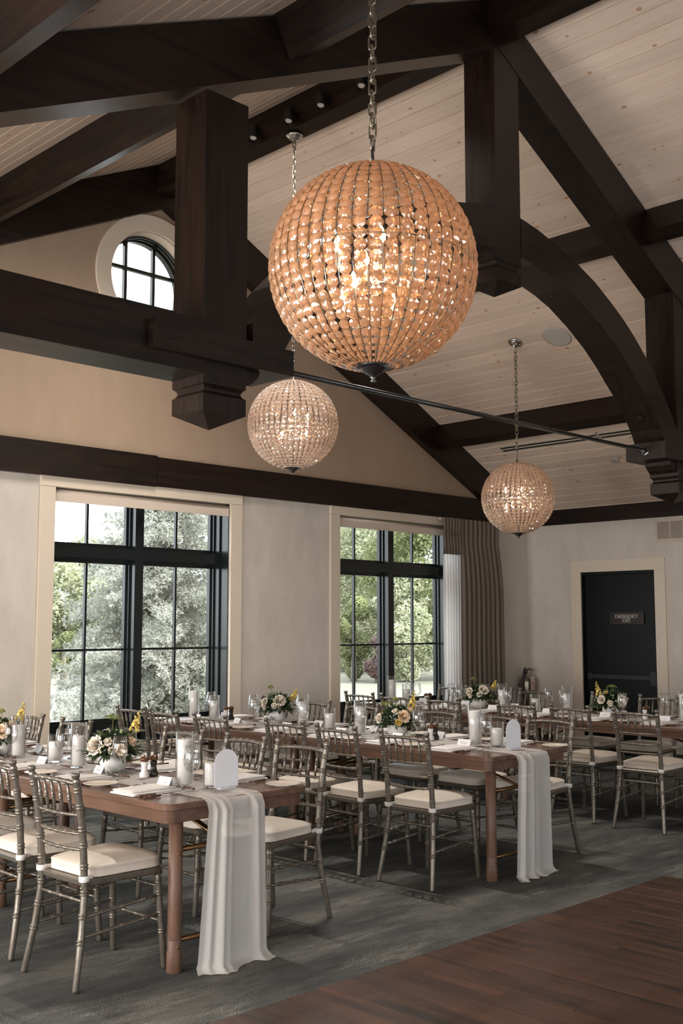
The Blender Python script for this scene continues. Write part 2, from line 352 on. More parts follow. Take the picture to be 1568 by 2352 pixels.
# ------------------------------------------------------------------ mesh helpers
class G:
    """collects polygons, then links them as ONE mesh object"""
    def __init__(s): s.v = []; s.f = []; s.sm = []
    def add(s, vs, fs, smooth=False):
        b = len(s.v); s.v.extend([tuple(p) for p in vs])
        s.f.extend([tuple(i + b for i in f) for f in fs]); s.sm.extend([smooth] * len(fs)); return s
    def box(s, x0, x1, y0, y1, z0, z1, T=None):
        vs = [(x, y, z) for x in (x0, x1) for y in (y0, y1) for z in (z0, z1)]
        if T: vs = [T @ Vector(p) for p in vs]
        return s.add(vs, [(0, 1, 3, 2), (4, 6, 7, 5), (0, 4, 5, 1), (2, 3, 7, 6), (0, 2, 6, 4), (1, 5, 7, 3)])
    def prism(s, poly, a, b, axis='y', smooth=False):
        """poly in the two other axes (x,z for y; y,z for x; x,y for z)"""
        n = len(poly)
        def P(p, t): return {'y': (p[0], t, p[1]), 'x': (t, p[0], p[1]), 'z': (p[0], p[1], t)}[axis]
        vs = [P(p, a) for p in poly] + [P(p, b) for p in poly]
        fs = [tuple(range(n)), tuple(range(2 * n - 1, n - 1, -1))]
        s.add(vs, fs)
        base = len(s.v) - 2 * n
        for i in range(n):
            j = (i + 1) % n
            s.f.append((base + i, base + j, base + n + j, base + n + i)); s.sm.append(smooth)
        return s
    def bands(s, rings, closed=True, smooth=True, cap0=True, cap1=True):
        n = len(rings[0]); vs = [p for r in rings for p in r]; fs = []
        for k in range(len(rings) - 1):
            for i in range(n if closed else n - 1):
                j = (i + 1) % n
                fs.append((k * n + i, k * n + j, (k + 1) * n + j, (k + 1) * n + i))
        s.add(vs, fs, smooth)
        if closed:
            base = len(s.v) - len(vs)
            if cap0: s.f.append(tuple(base + i for i in reversed(range(n)))); s.sm.append(False)
            if cap1: s.f.append(tuple(base + (len(rings) - 1) * n + i for i in range(n))); s.sm.append(False)
        return s
    def lathe(s, prof, n=16, T=None, smooth=True, cap0=True, cap1=True):
        rings = []
        for r, z in prof:
            ring = [Vector((r * math.cos(2 * PI * i / n), r * math.sin(2 * PI * i / n), z)) for i in range(n)]
            rings.append([T @ p for p in ring] if T else ring)
        return s.bands(rings, True, smooth, cap0, cap1)
    def rod(s, a, b, prof, n=8, smooth=True):
        """turned rod from a to b; prof = [(t along in metres, radius)]"""
        a = Vector(a); b = Vector(b); d = (b - a).normalized()
        q = d.to_track_quat('Z', 'Y').to_matrix().to_4x4(); q.translation = a
        return s.lathe([(r, t) for t, r in prof], n, q, smooth)
    def tube(s, pts, rad, n=8, smooth=True, caps=True):
        pts = [Vector(p) for p in pts]; m = len(pts)
        rr = rad if isinstance(rad, (list, tuple)) else [rad] * m
        rings = []; up = None
        for i in range(m):
            d = (pts[min(i + 1, m - 1)] - pts[max(i - 1, 0)]).normalized()
            if up is None:
                up = d.orthogonal().normalized()
            up = (up - d * up.dot(d)).normalized(); sd = d.cross(up)
            rings.append([pts[i] + (up * math.cos(2 * PI * k / n) + sd * math.sin(2 * PI * k / n)) * rr[i] for k in range(n)])
        return s.bands(rings, True, smooth, caps, caps)
    def torus(s, c, axis, R0, r, nu=14, nv=6, sx=1.0, T=None):
        vs = []; fs = []
        for i in range(nu):
            a = 2 * PI * i / nu
            for j in range(nv):
                b = 2 * PI * j / nv
                rr = R0 + r * math.cos(b)
                p = Vector((rr * math.cos(a) * sx if False else (R0 * math.cos(a) * sx + r * math.cos(b) * math.cos(a)), R0 * math.sin(a) + r * math.cos(b) * math.sin(a), r * math.sin(b)))
                vs.append(T @ p if T else p)
        for i in range(nu):
            for j in range(nv):
                fs.append((i * nv + j, ((i + 1) % nu) * nv + j, ((i + 1) % nu) * nv + (j + 1) % nv, i * nv + (j + 1) % nv))
        return s.add(vs, fs, True)
    def mesh(s, name, mat):
        me = bpy.data.meshes.new(name); me.from_pydata(s.v, [], s.f)
        me.polygons.foreach_set('use_smooth', s.sm)
        me.materials.append(mat); me.update()
        bm = bmesh.new(); bm.from_mesh(me); bmesh.ops.recalc_face_normals(bm, faces=bm.faces); bm.to_mesh(me); bm.free()
        return me
    def build(s, name, mat, parent=None, **kw):
        return link(name, s.mesh(name, mat), parent, **kw)

def link(name, me, parent=None, loc=None, rot=None, label=None, kind=None):
    o = bpy.data.objects.new(name, me); C.objects.link(o)
    if parent: o.parent = parent
    if loc is not None: o.location = loc
    if rot is not None: o.rotation_euler = rot
    if label: o['label'] = label
    if kind: o['kind'] = kind
    return o

def tag(o, label, cat, group=None):
    o['label'] = label; o['category'] = cat
    if group: o['group'] = group
    return o

def empty(name, loc=(0, 0, 0), rz=0.0, label=None, cat=None, group=None):
    o = bpy.data.objects.new(name, None); C.objects.link(o)
    o.location = loc; o.rotation_euler = (0, 0, rz); o.empty_display_size = 0.1
    if label: tag(o, label, cat, group)
    return o

def copy_tree(src, loc, rz, label, group=None, kids=None):
    """a thing with copies of its parts and sub-parts (mesh data shared)"""
    r = src.copy(); C.objects.link(r); r.location = loc; r.rotation_euler = (0, 0, rz); r['label'] = label
    if group: r['group'] = group
    for ch in CH.get(src.name, []):
        c = ch.copy(); C.objects.link(c); c.parent = r
        for g in CH.get(ch.name, []):
            d = g.copy(); C.objects.link(d); d.parent = c
    return r
CH = {}
def index_children(root):
    CH[root.name] = list(root.children)
    for c in root.children: CH[c.name] = list(c.children)

def S(o): o['kind'] = 'structure'; return o

# ------------------------------------------------------------------ room dimensions
XR, YB, XL, YF = 12.125, 8.60, -1.60, -4.50
RX, RZ = 6.08, 6.13            # ridge line
TL, TR = 0.475, 0.505          # roof slopes
def roof(x): return RZ - (TL * (RX - x) if x < RX else TR * (x - RX))

# floor: carpet all over except the dance floor
DX0, DX1, DY0, DY1 = 1.40, 6.53, -1.2, 3.615
g = G()
g.box(XL, XR, DY1, YB, -0.12, 0.0); g.box(XL, DX0, YF, DY1, -0.12, 0.0); g.box(DX1, XR, YF, DY1, -0.12, 0.0); g.box(DX0, DX1, YF, DY0, -0.12, 0.0)
g.box(DX0, DX1, DY0, DY1, -0.12, -0.02)
fl = S(g.build('floor', M['carpet']))
PWID = 0.18; random.seed(5)
pm = {}
def plank_mesh(L):
    k = round(L, 3)
    if k not in pm:
        q = G(); W = PWID; c = 0.0012
        prof = [(0.0006, -0.014), (W - 0.0006, -0.014), (W - 0.0006, -c), (W - c - .0006, 0.0), (c + .0006, 0.0), (0.0006, -c)]
        q.prism(prof, 0.0006, L - 0.0006, 'y'); pm[k] = q.mesh('floor_plank', M['floorwood'])
    return pm[k]
col = 0; x = DX1 - PWID
while x > DX0 - 0.01:
    # staggered board ends, as seen in the photograph near y = 3.15
    y = DY1; first = [0.40, 0.95, 0.62, 1.18, 0.28, 0.80][col % 6]
    L = first
    while y > DY0 + 0.05:
        L = min(L, y - DY0)
        link('plank', plank_mesh(L), fl, (x, y - L, 0.0)); y -= L; L = 1.22
    x -= PWID; col += 1

# ceiling: backing slabs and boards
g = G()
g.prism([(XL - .3, roof(XL) + .03 - .3 * TL), (RX, RZ + .03), (XR + .3, roof(XR) + .03 - .3 * TR), (XR + .3, roof(XR) + .25 - .3 * TR), (RX, RZ + .25), (XL - .3, roof(XL) + .25 - .3 * TL)], YF - .3, YB + .3, 'y')
ceil = S(g.build('ceiling', M['dark_back']))
LEN = YB - YF
W = 0.149
q = G(); c = 0.006
q.prism([(0.0022, -0.004), (c, -0.012), (W - c, -0.012), (W - 0.0022, -0.004), (W - .0022, 0.014), (0.0022, 0.014)], 0, LEN, 'y')
cp = q.mesh('ceiling_board', M['pine'])
th = math.atan(TR)
for k in range(int((XR - RX) / math.cos(th) / W) + 1):
    u = k * W
    link('plank', cp, ceil, (RX + u * math.cos(th), YF, RZ + 0.012 - u * math.sin(th)), (0, th, 0))
th = math.atan(TL)
for k in range(int((RX - XL) / math.cos(th) / W) + 1):
    u = k * W
    link('plank', cp, ceil, (RX - u * math.cos(th), YB, RZ + 0.012 - u * math.sin(th)), (0, th, PI))

# back wall (window wall) with two windows in view, one more beyond the frame, and a round window
def wall_holes(g, x0, x1, z0, z1, holes, y0, y1, axis='y'):
    xs = sorted({x0, x1, *[h[0] for h in holes], *[h[1] for h in holes]})
    for a, b in zip(xs, xs[1:]):
        hs = sorted([(h[2], h[3]) for h in holes if h[0] <= a + 1e-6 and h[1] >= b - 1e-6])
        z = z0
        for p, r in hs:
            if p > z: (g.box(a, b, y0, y1, z, p) if axis == 'y' else g.box(y0, y1, a, b, z, p))
            z = r
        if z < z1: (g.box(a, b, y0, y1, z, z1) if axis == 'y' else g.box(y0, y1, a, b, z, z1))
WIN = [(4.985, 6.985), (8.547, 10.547), (1.42, 3.42)]
WZ0, WZ1 = 0.52, 2.82
CX, CZ, CR, CRO = 6.0, 4.92, 0.495, 0.655
YO = 8.92
g = G()
wall_holes(g, XL, XR + .2, -0.3, 3.0, [(a, b, WZ0, WZ1) for a, b in WIN], YB, YO)
h = 0.60
xl0, xr0 = CX - h, CX + h
g.prism([(XL, 3.0), (xl0, 3.0), (xl0, roof(xl0) + .03), (XL, roof(XL) + .03)], YB, YO)
g.prism([(xr0, 3.0), (XR + .2, 3.0), (XR + .2, roof(XR + .2) + .03), (xr0, roof(xr0) + .03)], YB, YO)
g.box(xl0, xr0, YB, YO, 3.0, CZ - h)
g.prism([(xl0, CZ + h), (xr0, CZ + h), (xr0, roof(xr0) + .03), (RX, RZ + .03), (xl0, roof(xl0) + .03)], YB, YO)
n = 64; inner = []; outer = []
for i in range(n):
    a = 2 * PI * i / n + PI / 4
    ca, sa = math.cos(a), math.sin(a); k = h / max(abs(ca), abs(sa))
    inner.append((CX + CR * ca, CZ + CR * sa)); outer.append((CX + k * ca, CZ + k * sa))
for i in range(n):
    j = (i + 1) % n
    g.prism([inner[i], outer[i], outer[j], inner[j]], YB, YO)
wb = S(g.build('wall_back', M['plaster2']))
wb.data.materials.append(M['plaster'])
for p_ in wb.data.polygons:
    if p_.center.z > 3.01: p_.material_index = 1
# trim lines on the wall are real casings (below)
g = G(); g.box(XR, XR + .28, YF, 6.72, -.3, roof(XR) + .1); g.box(XR, XR + .28, 7.765, YB + .3, -.3, roof(XR) + .1); g.box(XR, XR + .28, 6.72, 7.765, 2.27, roof(XR) + .1)
wr = S(g.build('wall_right', M['plaster2']))
g = G()
wall_holes(g, YF, YB, -.3, roof(XL) + .1, [(y - 1.0, y + 1.0, .5, 2.3) for y in (-2.6, 1.0, 3.9, 6.9)], XL - .3, XL, 'x')
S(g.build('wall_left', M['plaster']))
g = G()
wall_holes(g, XL - .3, XR + .3, -.3, 2.9, [(x - 1.0, x + 1.0, .5, 2.7) for x in (1.2, 4.8, 8.4)], YF - .3, YF)
g.prism([(XL - .3, 2.9), (XR + .3, 2.9), (XR + .3, roof(XR)), (RX, RZ + .1), (XL - .3, roof(XL))], YF - .3, YF)
S(g.build('wall_front', M['panelling']))
g = G()
for a, b in ((XL, 4.842), (7.143, 8.40), (10.69, XR)): g.box(a, b, YB - .018, YB, 0.0, 0.14)
S(g.build('baseboard_back', M['trim']))
g = G(); g.box(XR - .018, XR, YF, 6.558, 0, .14); g.box(XR - .018, XR, 7.906, YB, 0, .14)
S(g.build('baseboard_right', M['trim']))

# windows ----------------------------------------------------------
def window(idx, a, b):
    root = S(empty('window_%d' % idx, ((a + b) / 2, YB, WZ0)))
    def P(g, name, mat, **kw):
        o = g.build(name, mat, root, **kw); o.location = (-(a + b) / 2, -YB, -WZ0); return o
    cs = 0.145
    P(G().box(a - cs, a, YB - .022, YB, 0.0, WZ1), 'side_casing', M['trim'])
    P(G().box(b, b + cs, YB - .022, YB, 0.0, WZ1), 'side_casing', M['trim'])
    P(G().box(a - cs, b + cs, YB - .026, YB, WZ1 + .0015, WZ1 + .10), 'head_casing', M['trim'])
    P(G().box(a - cs - .02, b + cs + .02, YB - .05, YB, WZ0 - .035, WZ0), 'sill', M['trim'])
    P(G().box(a, b, YB - 0.0, YO - .02, WZ0, WZ0 + .015), 'sill_liner', M['black_frame'])
    m = (a + b) / 2; y0, y1 = 8.73, 8.88
    # black jamb liners
    P(G().box(b - .012, b, YB + .012, 8.73, WZ0, WZ1), 'jamb', M['black_frame'])
    P(G().box(a, a + .012, YB + .012, 8.73, WZ0, WZ1), 'jamb', M['black_frame'])
    # stepped frame members (a deep, narrow front step and wider ones towards the glass)
    def member_v(xc, name, w0, w1):
        q = G(); q.box(xc - w0, xc + w0, y0, 8.80, WZ0, WZ1); q.box(xc - (w0 + w1) / 2, xc + (w0 + w1) / 2, 8.80 + .0005, 8.835, WZ0, WZ1); q.box(xc - w1, xc + w1, 8.8355, y1, WZ0, WZ1)
        P(q, name, M['black_frame'])
    member_v(m, 'mullion', .048, .085)
    for xx, s in ((a, 1), (b, -1)):
        q = G()
        for w, ya, yb in ((.030, y0, 8.80), (.048, 8.8005, 8.835), (.066, 8.8355, y1)):
            q.box(min(xx, xx + s * w), max(xx, xx + s * w), ya, yb, WZ0, WZ1)
        P(q, 'side_frame', M['black_frame'])
    q = G()
    for w, ya, yb in ((.050, y0 - .003, 8.797), (.070, 8.798, 8.833), (.092, 8.834, y1 - .001)): q.box(a + .03, b - .03, ya, yb, 2.262 - w, 2.262 + w)
    P(q, 'transom', M['black_frame'])
    q = G()
    for w, ya, yb in ((.10, y0, 8.80), (.16, 8.8005, 8.835), (.21, 8.8355, y1)): q.box(a + .03, b - .03, ya, yb, WZ0, WZ0 + w)
    P(q, 'bottom_rail', M['black_frame'])
    q = G(); q.box(a + .03, b - .03, y0, y1, WZ1 - .06, WZ1); P(q, 'top_rail', M['black_frame'])
    for (p, r) in ((a + .066, m - .085), (m + .085, b - .066)):
        for (z0, z1) in ((WZ0 + .21, 2.170), (2.354, WZ1 - .06)):
            P(G().box(p, r, 8.848, 8.854, z0, z1), 'pane', M['pane'])
            c = (p + r) / 2
            P(G().box(c - .011, c + .011, 8.835, 8.868, z0, z1), 'glazing_bar', M['black_frame'])
        P(G().box(p, r, 8.836, 8.867, 1.367 - .011, 1.367 + .011), 'glazing_bar', M['black_frame'])
    # roller shade pulled almost fully up
    sh = empty('roller_shade', (m, YB, WZ1 - .06))
    q = G(); T = Matrix.Translation((a + .01, YB + .045, WZ1 - .052)) @ Matrix.Rotation(PI / 2, 4, 'Y')
    q.lathe([(.040, 0), (.040, b - a - .02)], 18, T)
    o = q.build('roll', M['shade'], sh); o.location = (-m, -YB, -(WZ1 - .06))
    q = G(); q.box(a + .015, b - .015, YB + .002, YB + .006, WZ1 - .112, WZ1 - .05); q.box(a + .015, b - .015, YB - .003, YB + .012, WZ1 - .126, WZ1 - .112)
    o = q.build('hem_bar', M['shade'], sh); o.location = (-m, -YB, -(WZ1 - .06))
    tag(sh, ['', 'cream roller shade rolled up atop the black window before the blue spruce', 'cream roller shade rolled up atop the black window beside the curtains', 'cream roller shade rolled up atop the window nearest the room corner'][idx], 'roller shade', 'roller shades')
    return root
window(1, *WIN[0]); window(2, *WIN[1]); window(3, *WIN[2])

# round window
rw = S(empty('window_4', (CX, YB, CZ)))
def ringprism(g, r0, r1, ya, yb, n=64):
    for i in range(n):
        a0, a1 = 2 * PI * i / n, 2 * PI * (i + 1) / n
        p = [(r0 * math.cos(a0), r0 * math.sin(a0)), (r1 * math.cos(a0), r1 * math.sin(a0)), (r1 * math.cos(a1), r1 * math.sin(a1)), (r0 * math.cos(a1), r0 * math.sin(a1))]
        g.prism(p, ya, yb)
    return g
ringprism(G(), CR, CRO, -.024, 0).build('round_casing', M['trim'], rw)
ringprism(G(), CR - .012, CR - .001, 0.01, .20).build('round_liner', M['shade'], rw)
q = G(); ringprism(q, CR - .030, CR - .012, .13, .145); ringprism(q, CR - .036, CR - .012, .17, .185); ringprism(q, CR - .045, CR - .012, .225, .29)
q.build('round_frame', M['black_frame'], rw)
for t in (-1, 1):
    hh = math.sqrt((CR - .03) ** 2 - .165 ** 2)
    G().box(t * .165 - .016, t * .165 + .016, .235, .275, -hh, hh).build('glazing_bar', M['black_frame'], rw)
    G().box(-hh, hh, .236, .274, t * .165 - .016, t * .165 + .016).build('glazing_bar', M['black_frame'], rw)
q = G(); q.prism([((CR - .03) * math.cos(2 * PI * i / 48), (CR - .03) * math.sin(2 * PI * i / 48)) for i in range(48)], .252, .257); q.build('pane', M['pane'], rw)

# ------------------------------------------------------------------ timbers
def timber(name, g, mat, label, cat='beam', group=None):
    o = g.build(name, mat); return tag(o, label, cat, group)
for k_ in 'xyz':
    M['timber_' + k_].node_tree.nodes['Principled BSDF'].inputs['Specular IOR Level'].default_value = 0.38
# flat beam over the windows (two lengths butted above the first window)
tb = empty('wall_beam', (6, YB, 2.912)); tag(tb, 'dark stained timber beam running above the two windows', 'beam', 'wall beams')
o = G().box(XL, 6.045, YB - .055, YB, 2.910, 3.209).build('beam_length', M['timber_x'], tb); o.location = (-6, -YB, -2.912)
o = G().box(6.055, XR, YB - .045, YB, 2.916, 3.199).build('beam_length', M['timber_x'], tb); o.location = (-6, -YB, -2.912)
timber('wall_beam', G().box(XR - .05, XR, YF, YB - .056, 2.906, 3.11), M['timber_y'], 'dark stained timber beam above the emergency exit door', 'beam', 'wall beams')
# raking beams on the gable
def slopebar(g, xa, xb, up0, lo0, y0, y1):
    """bar between x=xa..xb hung below the roof: up0/lo0 = vertical drop of the top and bottom faces"""
    g.prism([(xa, roof(xa) - up0), (xb, roof(xb) - up0), (xb, roof(xb) - lo0), (xa, roof(xa) - lo0)], y0, y1); return g
gr = empty('gable_rafter', (RX, YB, 5.7)); tag(gr, 'dark raking timbers framing the gable around the round window', 'rafter', 'rafters')
for (xa, xb) in ((XL, RX), (RX, XR - .0)):
    q = G()
    if xa < RX - 1: q.prism([(xa, roof(xa) - .005), (RX - .001, RZ - .005), (RX - .001, RZ - .46), (2.0, roof(2.0) - .43), (xa, roof(xa) - .43)], YB - .10, YB)
    else: q.prism([(RX, RZ - .005), (11.7, roof(11.7) - .005), (11.7, 3.21), (11.07, 3.206), (RX, RZ - .46)], YB - .10, YB)
    o = q.build('rafter_length', M['timber_x'], gr); o.location = (-RX, -YB, -5.7)
# ridge beam and purlins
timber('ridge_beam', G().prism([(5.95, 5.78), (6.135, 5.78), (6.135, RZ - .04), (5.95, RZ - .07)], YF, 4.48 - .0).prism([(5.95, 5.78), (6.135, 5.78), (6.135, RZ - .04), (5.95, RZ - .07)], 4.762, YB - .102), M['timber_y'], 'long dark ridge beam at the ceiling apex carrying four spotlights', 'beam')
PW = .155
def purlin(xc, label):
    pr_ = empty('purlin', (xc, 4.6, roof(xc) - .3)); tag(pr_, label, 'purlin', 'roof purlins')
    s = TL if xc < RX else -TR
    for (y0, y1) in ((YF, 4.478), (4.762, YB - .101)):
        q = G()
        c, sn = math.cos(math.atan(s)), math.sin(math.atan(s))
        def L(u, d): return (xc + u * c + d * sn, roof(xc) + u * sn - d * c)
        q.prism([L(-PW / 2, .002), L(PW / 2, .002), L(PW / 2, .27), L(-PW / 2, .27)], y0, y1)
        o = q.build('purlin_length', M['timber_y'], pr_); o.location = (-xc, -4.6, -(roof(xc) - .3))
purlin(10.27, 'dark purlin low on the white board slope above the linear air slot')
purlin(8.19, 'dark purlin high on the white board slope behind the arched brace')
purlin(4.00, 'dark purlin high on the slope near the hanging king post')
purlin(1.92, 'dark purlin low on the slope over the front chandelier side')

# the truss
Y0, Y1 = 4.48, 4.76
tr = empty('roof_truss', (6.15, 4.62, 3.0)); tag(tr, 'dark timber roof truss with hanging posts, arched braces and iron rod', 'truss')
def TP(g, name, mat, label=None):
    o = g.build(name, mat, tr, label=label); o.location = (-6.15, -4.62, -3.0); return o
q = G(); q.prism([(XL, roof(XL) - .015), (RX, RZ - .015), (RX, 5.735), (XL, 5.735 - .472 * (RX - XL))], Y0, Y1); TP(q, 'rafter', M['timber_x'])
q = G(); q.prism([(RX + .0005, RZ - .015), (XR, roof(XR) - .015), (XR, 5.735 - .51 * (XR - RX)), (RX + .0005, 5.735)], Y0, Y1); TP(q, 'rafter', M['timber_x'])
def post(xa, xb, ztop, zb, name):
    q = G(); e = .001
    cx = (xa + xb) / 2; cy = (Y0 + Y1) / 2; w = (xb - xa) / 2; d = (Y1 - Y0) / 2 - .004
    def sq(s, z): return [(cx - w * s, cy - d * s, z), (cx + w * s, cy - d * s, z), (cx + w * s, cy + d * s, z), (cx - w * s, cy + d * s, z)]
    rings = [sq(1, ztop), sq(1, zb + .145), sq(.93, zb + .138), sq(.86, zb + .125), sq(.86, zb + .110), sq(.93, zb + .097), sq(1.0, zb + .090), sq(1, zb)]
    rings.append(sq(.02, zb - .075))
    q.bands(rings, True, False)
    return TP(q, name, M['timber_z'])
post(3.452, 3.744, 4.48, 2.722, 'hanging_post')
post(6.02, 6.31, 5.74, 4.018, 'king_post')
post(8.545, 8.84, 4.60, 2.722, 'hanging_post')
TP(G().box(XL, 3.4515, Y0, Y1, 2.914, 3.202), 'hammer_beam', M['timber_x'])
TP(G().box(8.8405, XR, Y0, Y1, 2.914, 3.202), 'hammer_beam', M['timber_x'])
for a, b, c, d in ((3.098, 4.05, 3.7445, 4.05), (8.24, 9.19, 8.24, 8.5445)):
    TP(G().box(a, b, Y0 - .045, Y0 - .001, 2.985, 3.13), 'clamp_board', M['timber_x'])
    TP(G().box(a, b, Y1 + .001, Y1 + .045, 2.985, 3.13), 'clamp_board', M['timber_x'])
    TP(G().box(c, d, Y0, Y1, 2.985, 3.13), 'beam_stub', M['timber_x'])
    for xx in (a + .12, a + .37, b - .37, b - .12):
        T = Matrix.Translation((xx, Y0 - .045, 3.06)) @ Matrix.Rotation(PI / 2, 4, 'X')
        TP(G().lathe([(.013, 0), (.013, .002), (.009, .003)], 10, T), 'bolt', M['timber_x'])
# stepped brackets under the stubs
for s, px in ((1, 8.545), (-1, 3.744)):
    pts = [(0, 2.984), (-.11, 2.984), (-.10, 2.955), (-.055, 2.915), (-.03, 2.90), (0, 2.895)]
    q = G(); q.prism([(px + s * p[0], p[1]) for p in pts], Y0 + .02, Y1 - .02); TP(q, 'bracket', M['timber_z'])
# arched braces
inner_c = [(6.311, 4.235), (6.45, 4.222), (6.67, 4.178), (6.87, 4.138), (7.06, 4.082), (7.31, 3.972), (7.55, 3.84), (7.72, 3.722), (7.87, 3.60), (8.02, 3.485), (8.165, 3.34), (8.25, 3.238), (8.315, 3.131)]
outer_c = [(6.311, 4.53), (6.52, 4.50), (6.80, 4.435), (7.07, 4.355), (7.29, 4.275), (7.52, 4.160), (7.70, 4.060), (7.87, 3.945), (8.02, 3.825), (8.17, 3.69), (8.32, 3.535), (8.44, 3.39), (8.5440, 3.25)]
def arch(f):
    q = G(); a = [(f(p[0]), p[1]) for p in inner_c]; b = [(f(p[0]), p[1]) for p in outer_c]
    for i in range(len(a) - 1):
        q.prism([a[i], a[i + 1], b[i + 1], b[i]], Y0 + .0, Y1 - .0)
    # foot of the brace standing on the stub
    q.prism([a[-1], (f(8.5440), 3.131), b[-1]], Y0, Y1)
    return TP(q, 'arched_brace', M['timber_x'])
arch(lambda x: x); arch(lambda x: 12.331 - x if 12.331 - x > 3.745 else 3.745)
for f in (lambda x: x, lambda x: 12.331 - x):
    d = Vector((-.72, 0, -.69)); 
    T = Matrix.Translation((f(8.175), 4.62, 3.325)) @ (Vector((d.x if f(1) == 1 else -d.x, 0, d.z)).to_track_quat('Z', 'Y').to_matrix().to_4x4())
    TP(G().lathe([(.032, -.02), (.032, .012), (.026, .016)], 14, T), 'peg', M['timber_z'])
q = G(); q.tube([(3.95, 4.62, 3.06), (8.30, 4.62, 3.06)], .0165, 10); TP(q, 'tie_rod', M['gunmetal'])
for xx, s in ((4.05, 1), (8.24, -1)):
    T = Matrix.Translation((xx, 4.62, 3.06)) @ Matrix.Rotation(s * PI / 2, 4, 'Y')
    TP(G().lathe([(.04, 0), (.04, .008), (.026, .010), (.026, .035)], 6, T, smooth=False), 'rod_nut', M['gunmetal'])

# ------------------------------------------------------------------ ceiling fittings
def slope_T(x, y, drop=0.0):
    s = TL if x < RX else -TR
    a = math.atan(s)
    n = Vector((math.sin(a), 0, -math.cos(a)))       # pointing down into the room
    T = n.to_track_quat('Z', 'Y').to_matrix().to_4x4(); T.translation = Vector((x, y, roof(x))) + n * drop; return T
sp = empty('ceiling_speaker', (9.243, 6.14, roof(9.243))); tag(sp, 'round flush white ceiling speaker beside the arched brace', 'speaker')
q = G().lathe([(.15, -.004), (.15, .012), (.140, .018)], 40, slope_T(9.243, 6.14), cap0=True, cap1=False); o = q.build('rim', M['speaker'], sp); o.location = -sp.location
q = G().lathe([(.139, .010), (.139, .016)], 40, slope_T(9.243, 6.14)); o = q.build('grille', M['speaker'], sp); o.location = -sp.location
o = G().lathe([(.055, -.004), (.055, .022), (.045, .030), (.02, .032)], 24, slope_T(11.22, 6.69)).build('smoke_detector', M['speaker']); tag(o, 'small round white smoke detector low on the board ceiling', 'smoke detector')
# linear slot diffuser
sd = empty('slot_diffuser', (10.78, 6.0, roof(10.78))); tag(sd, 'long linear air diffuser with two black slots in the board ceiling', 'diffuser')
T = slope_T(10.78, 6.0)
Tn = Matrix.Translation((10.78, 6.0, roof(10.78))) @ Matrix.Rotation(math.atan(TR), 4, 'Y')
for (ya, yb) in ((-1.9, .62), (.63, 2.0)):
    q = G()
    for xa, xb in ((-.060, -.044), (-.010, .010), (.044, .060)): q.box(xa, xb, ya, yb, -.018, .0, Tn)
    q.box(-.06, .06, ya, ya + .01, -.018, 0, Tn); q.box(-.06, .06, yb - .01, yb, -.018, 0, Tn)
    o = q.build('diffuser_frame', M['vent'], sd); o.location = -sd.location
    q = G(); q.box(-.043, -.011, ya + .011, yb - .011, -.0145, -.002, Tn); o = q.build('black_slot', M['black'], sd); o.location = -sd.location
    q = G(); q.box(.011, .043, ya + .011, yb - .011, -.0145, -.002, Tn); o = q.build('black_slot', M['black'], sd); o.location = -sd.location
# spotlights on the ridge beam
where = ['nearest the gable wall', 'beside the far chandelier canopy', 'second from the truss', 'closest to the truss']
for i, yy in enumerate((6.966, 6.51, 6.12, 5.66)):
    s = empty('spotlight', (5.87, yy, 5.80), 0, 'small black cylinder spotlight on the ridge beam, ' + where[i], 'spotlight', 'ridge spotlights')
    tilt = Matrix.Rotation(R(14), 4, 'Y') @ Matrix.Rotation(R(-8), 4, 'X')
    G().lathe([(.036, .0), (.040, .004), (.040, .13), (.02, .14)], 18, tilt, cap0=False).build('housing', M['black'], s)
    G().lathe([(.028, .012), (.028, .016)], 18, tilt).build('lens', M['speaker'], s)
    G().lathe([(.041, .0), (.043, .002), (.043, .010), (.029, .010)], 18, tilt, cap0=False, cap1=False).build('rim', M['black'], s)
    G().box(.0, .078, -.012, .012, .07, .095).build('mount', M['black'], s)
    sl = bpy.data.lights.new('spotlight_lamp', 'SPOT'); sl.energy = 200; sl.color = (1.0, 0.93, 0.85); sl.spot_size = R(125); sl.spot_blend = 1.0; sl.shadow_soft_size = .03
    so = bpy.data.objects.new('spotlight_lamp', sl); C.objects.link(so); so.parent = s; so.location = (0, 0, -.005); so.rotation_euler = (0, R(14), 0)

# ------------------------------------------------------------------ chandeliers
def link_mesh():
    q = G(); n = 16; m = 6; a, b, r = .0135, .030, .0042
    vs = []; fs = []
    for i in range(n):
        t = 2 * PI * i / n
        cx = a * math.cos(t); cz = (b - a) * (1 if math.sin(t) > 1e-6 else (-1 if math.sin(t) < -1e-6 else 0)) + a * math.sin(t)
        nx, nz = math.cos(t), math.sin(t)
        for j in range(m):
            u = 2 * PI * j / m
            vs.append((cx + r * math.cos(u) * nx, r * math.sin(u), cz + r * math.cos(u) * nz))
    for i in range(n):
        for j in range(m):
            fs.append((i * m + j, ((i + 1) % n) * m + j, ((i + 1) % n) * m + (j + 1) % m, i * m + (j + 1) % m))
    q.add(vs, fs, True); return q.mesh('chain_link', M['nickel'])
LINK = link_mesh()
def bead_geo():
    vs = []; fs = []
    for (r, z, o_) in ((.50, .27, 0), (1.0, .05, .5), (1.0, -.05, .5), (.50, -.27, 0)):
        for i in range(8):
            a = 2 * PI * (i + o_) / 8; vs.append((r * math.cos(a), r * math.sin(a), z))
    vs.append((0, 0, .36)); vs.append((0, 0, -.36))
    for i in range(8):
        j = (i + 1) % 8
        fs += [(32, i, j), (i, 8 + i, j), (8 + i, 8 + j, j), (8 + i, 16 + i, 16 + j, 8 + j), (33, 24 + j, 24 + i), (24 + i, 24 + j, 16 + i), (16 + i, 24 + j, 16 + j)]
    return vs, fs
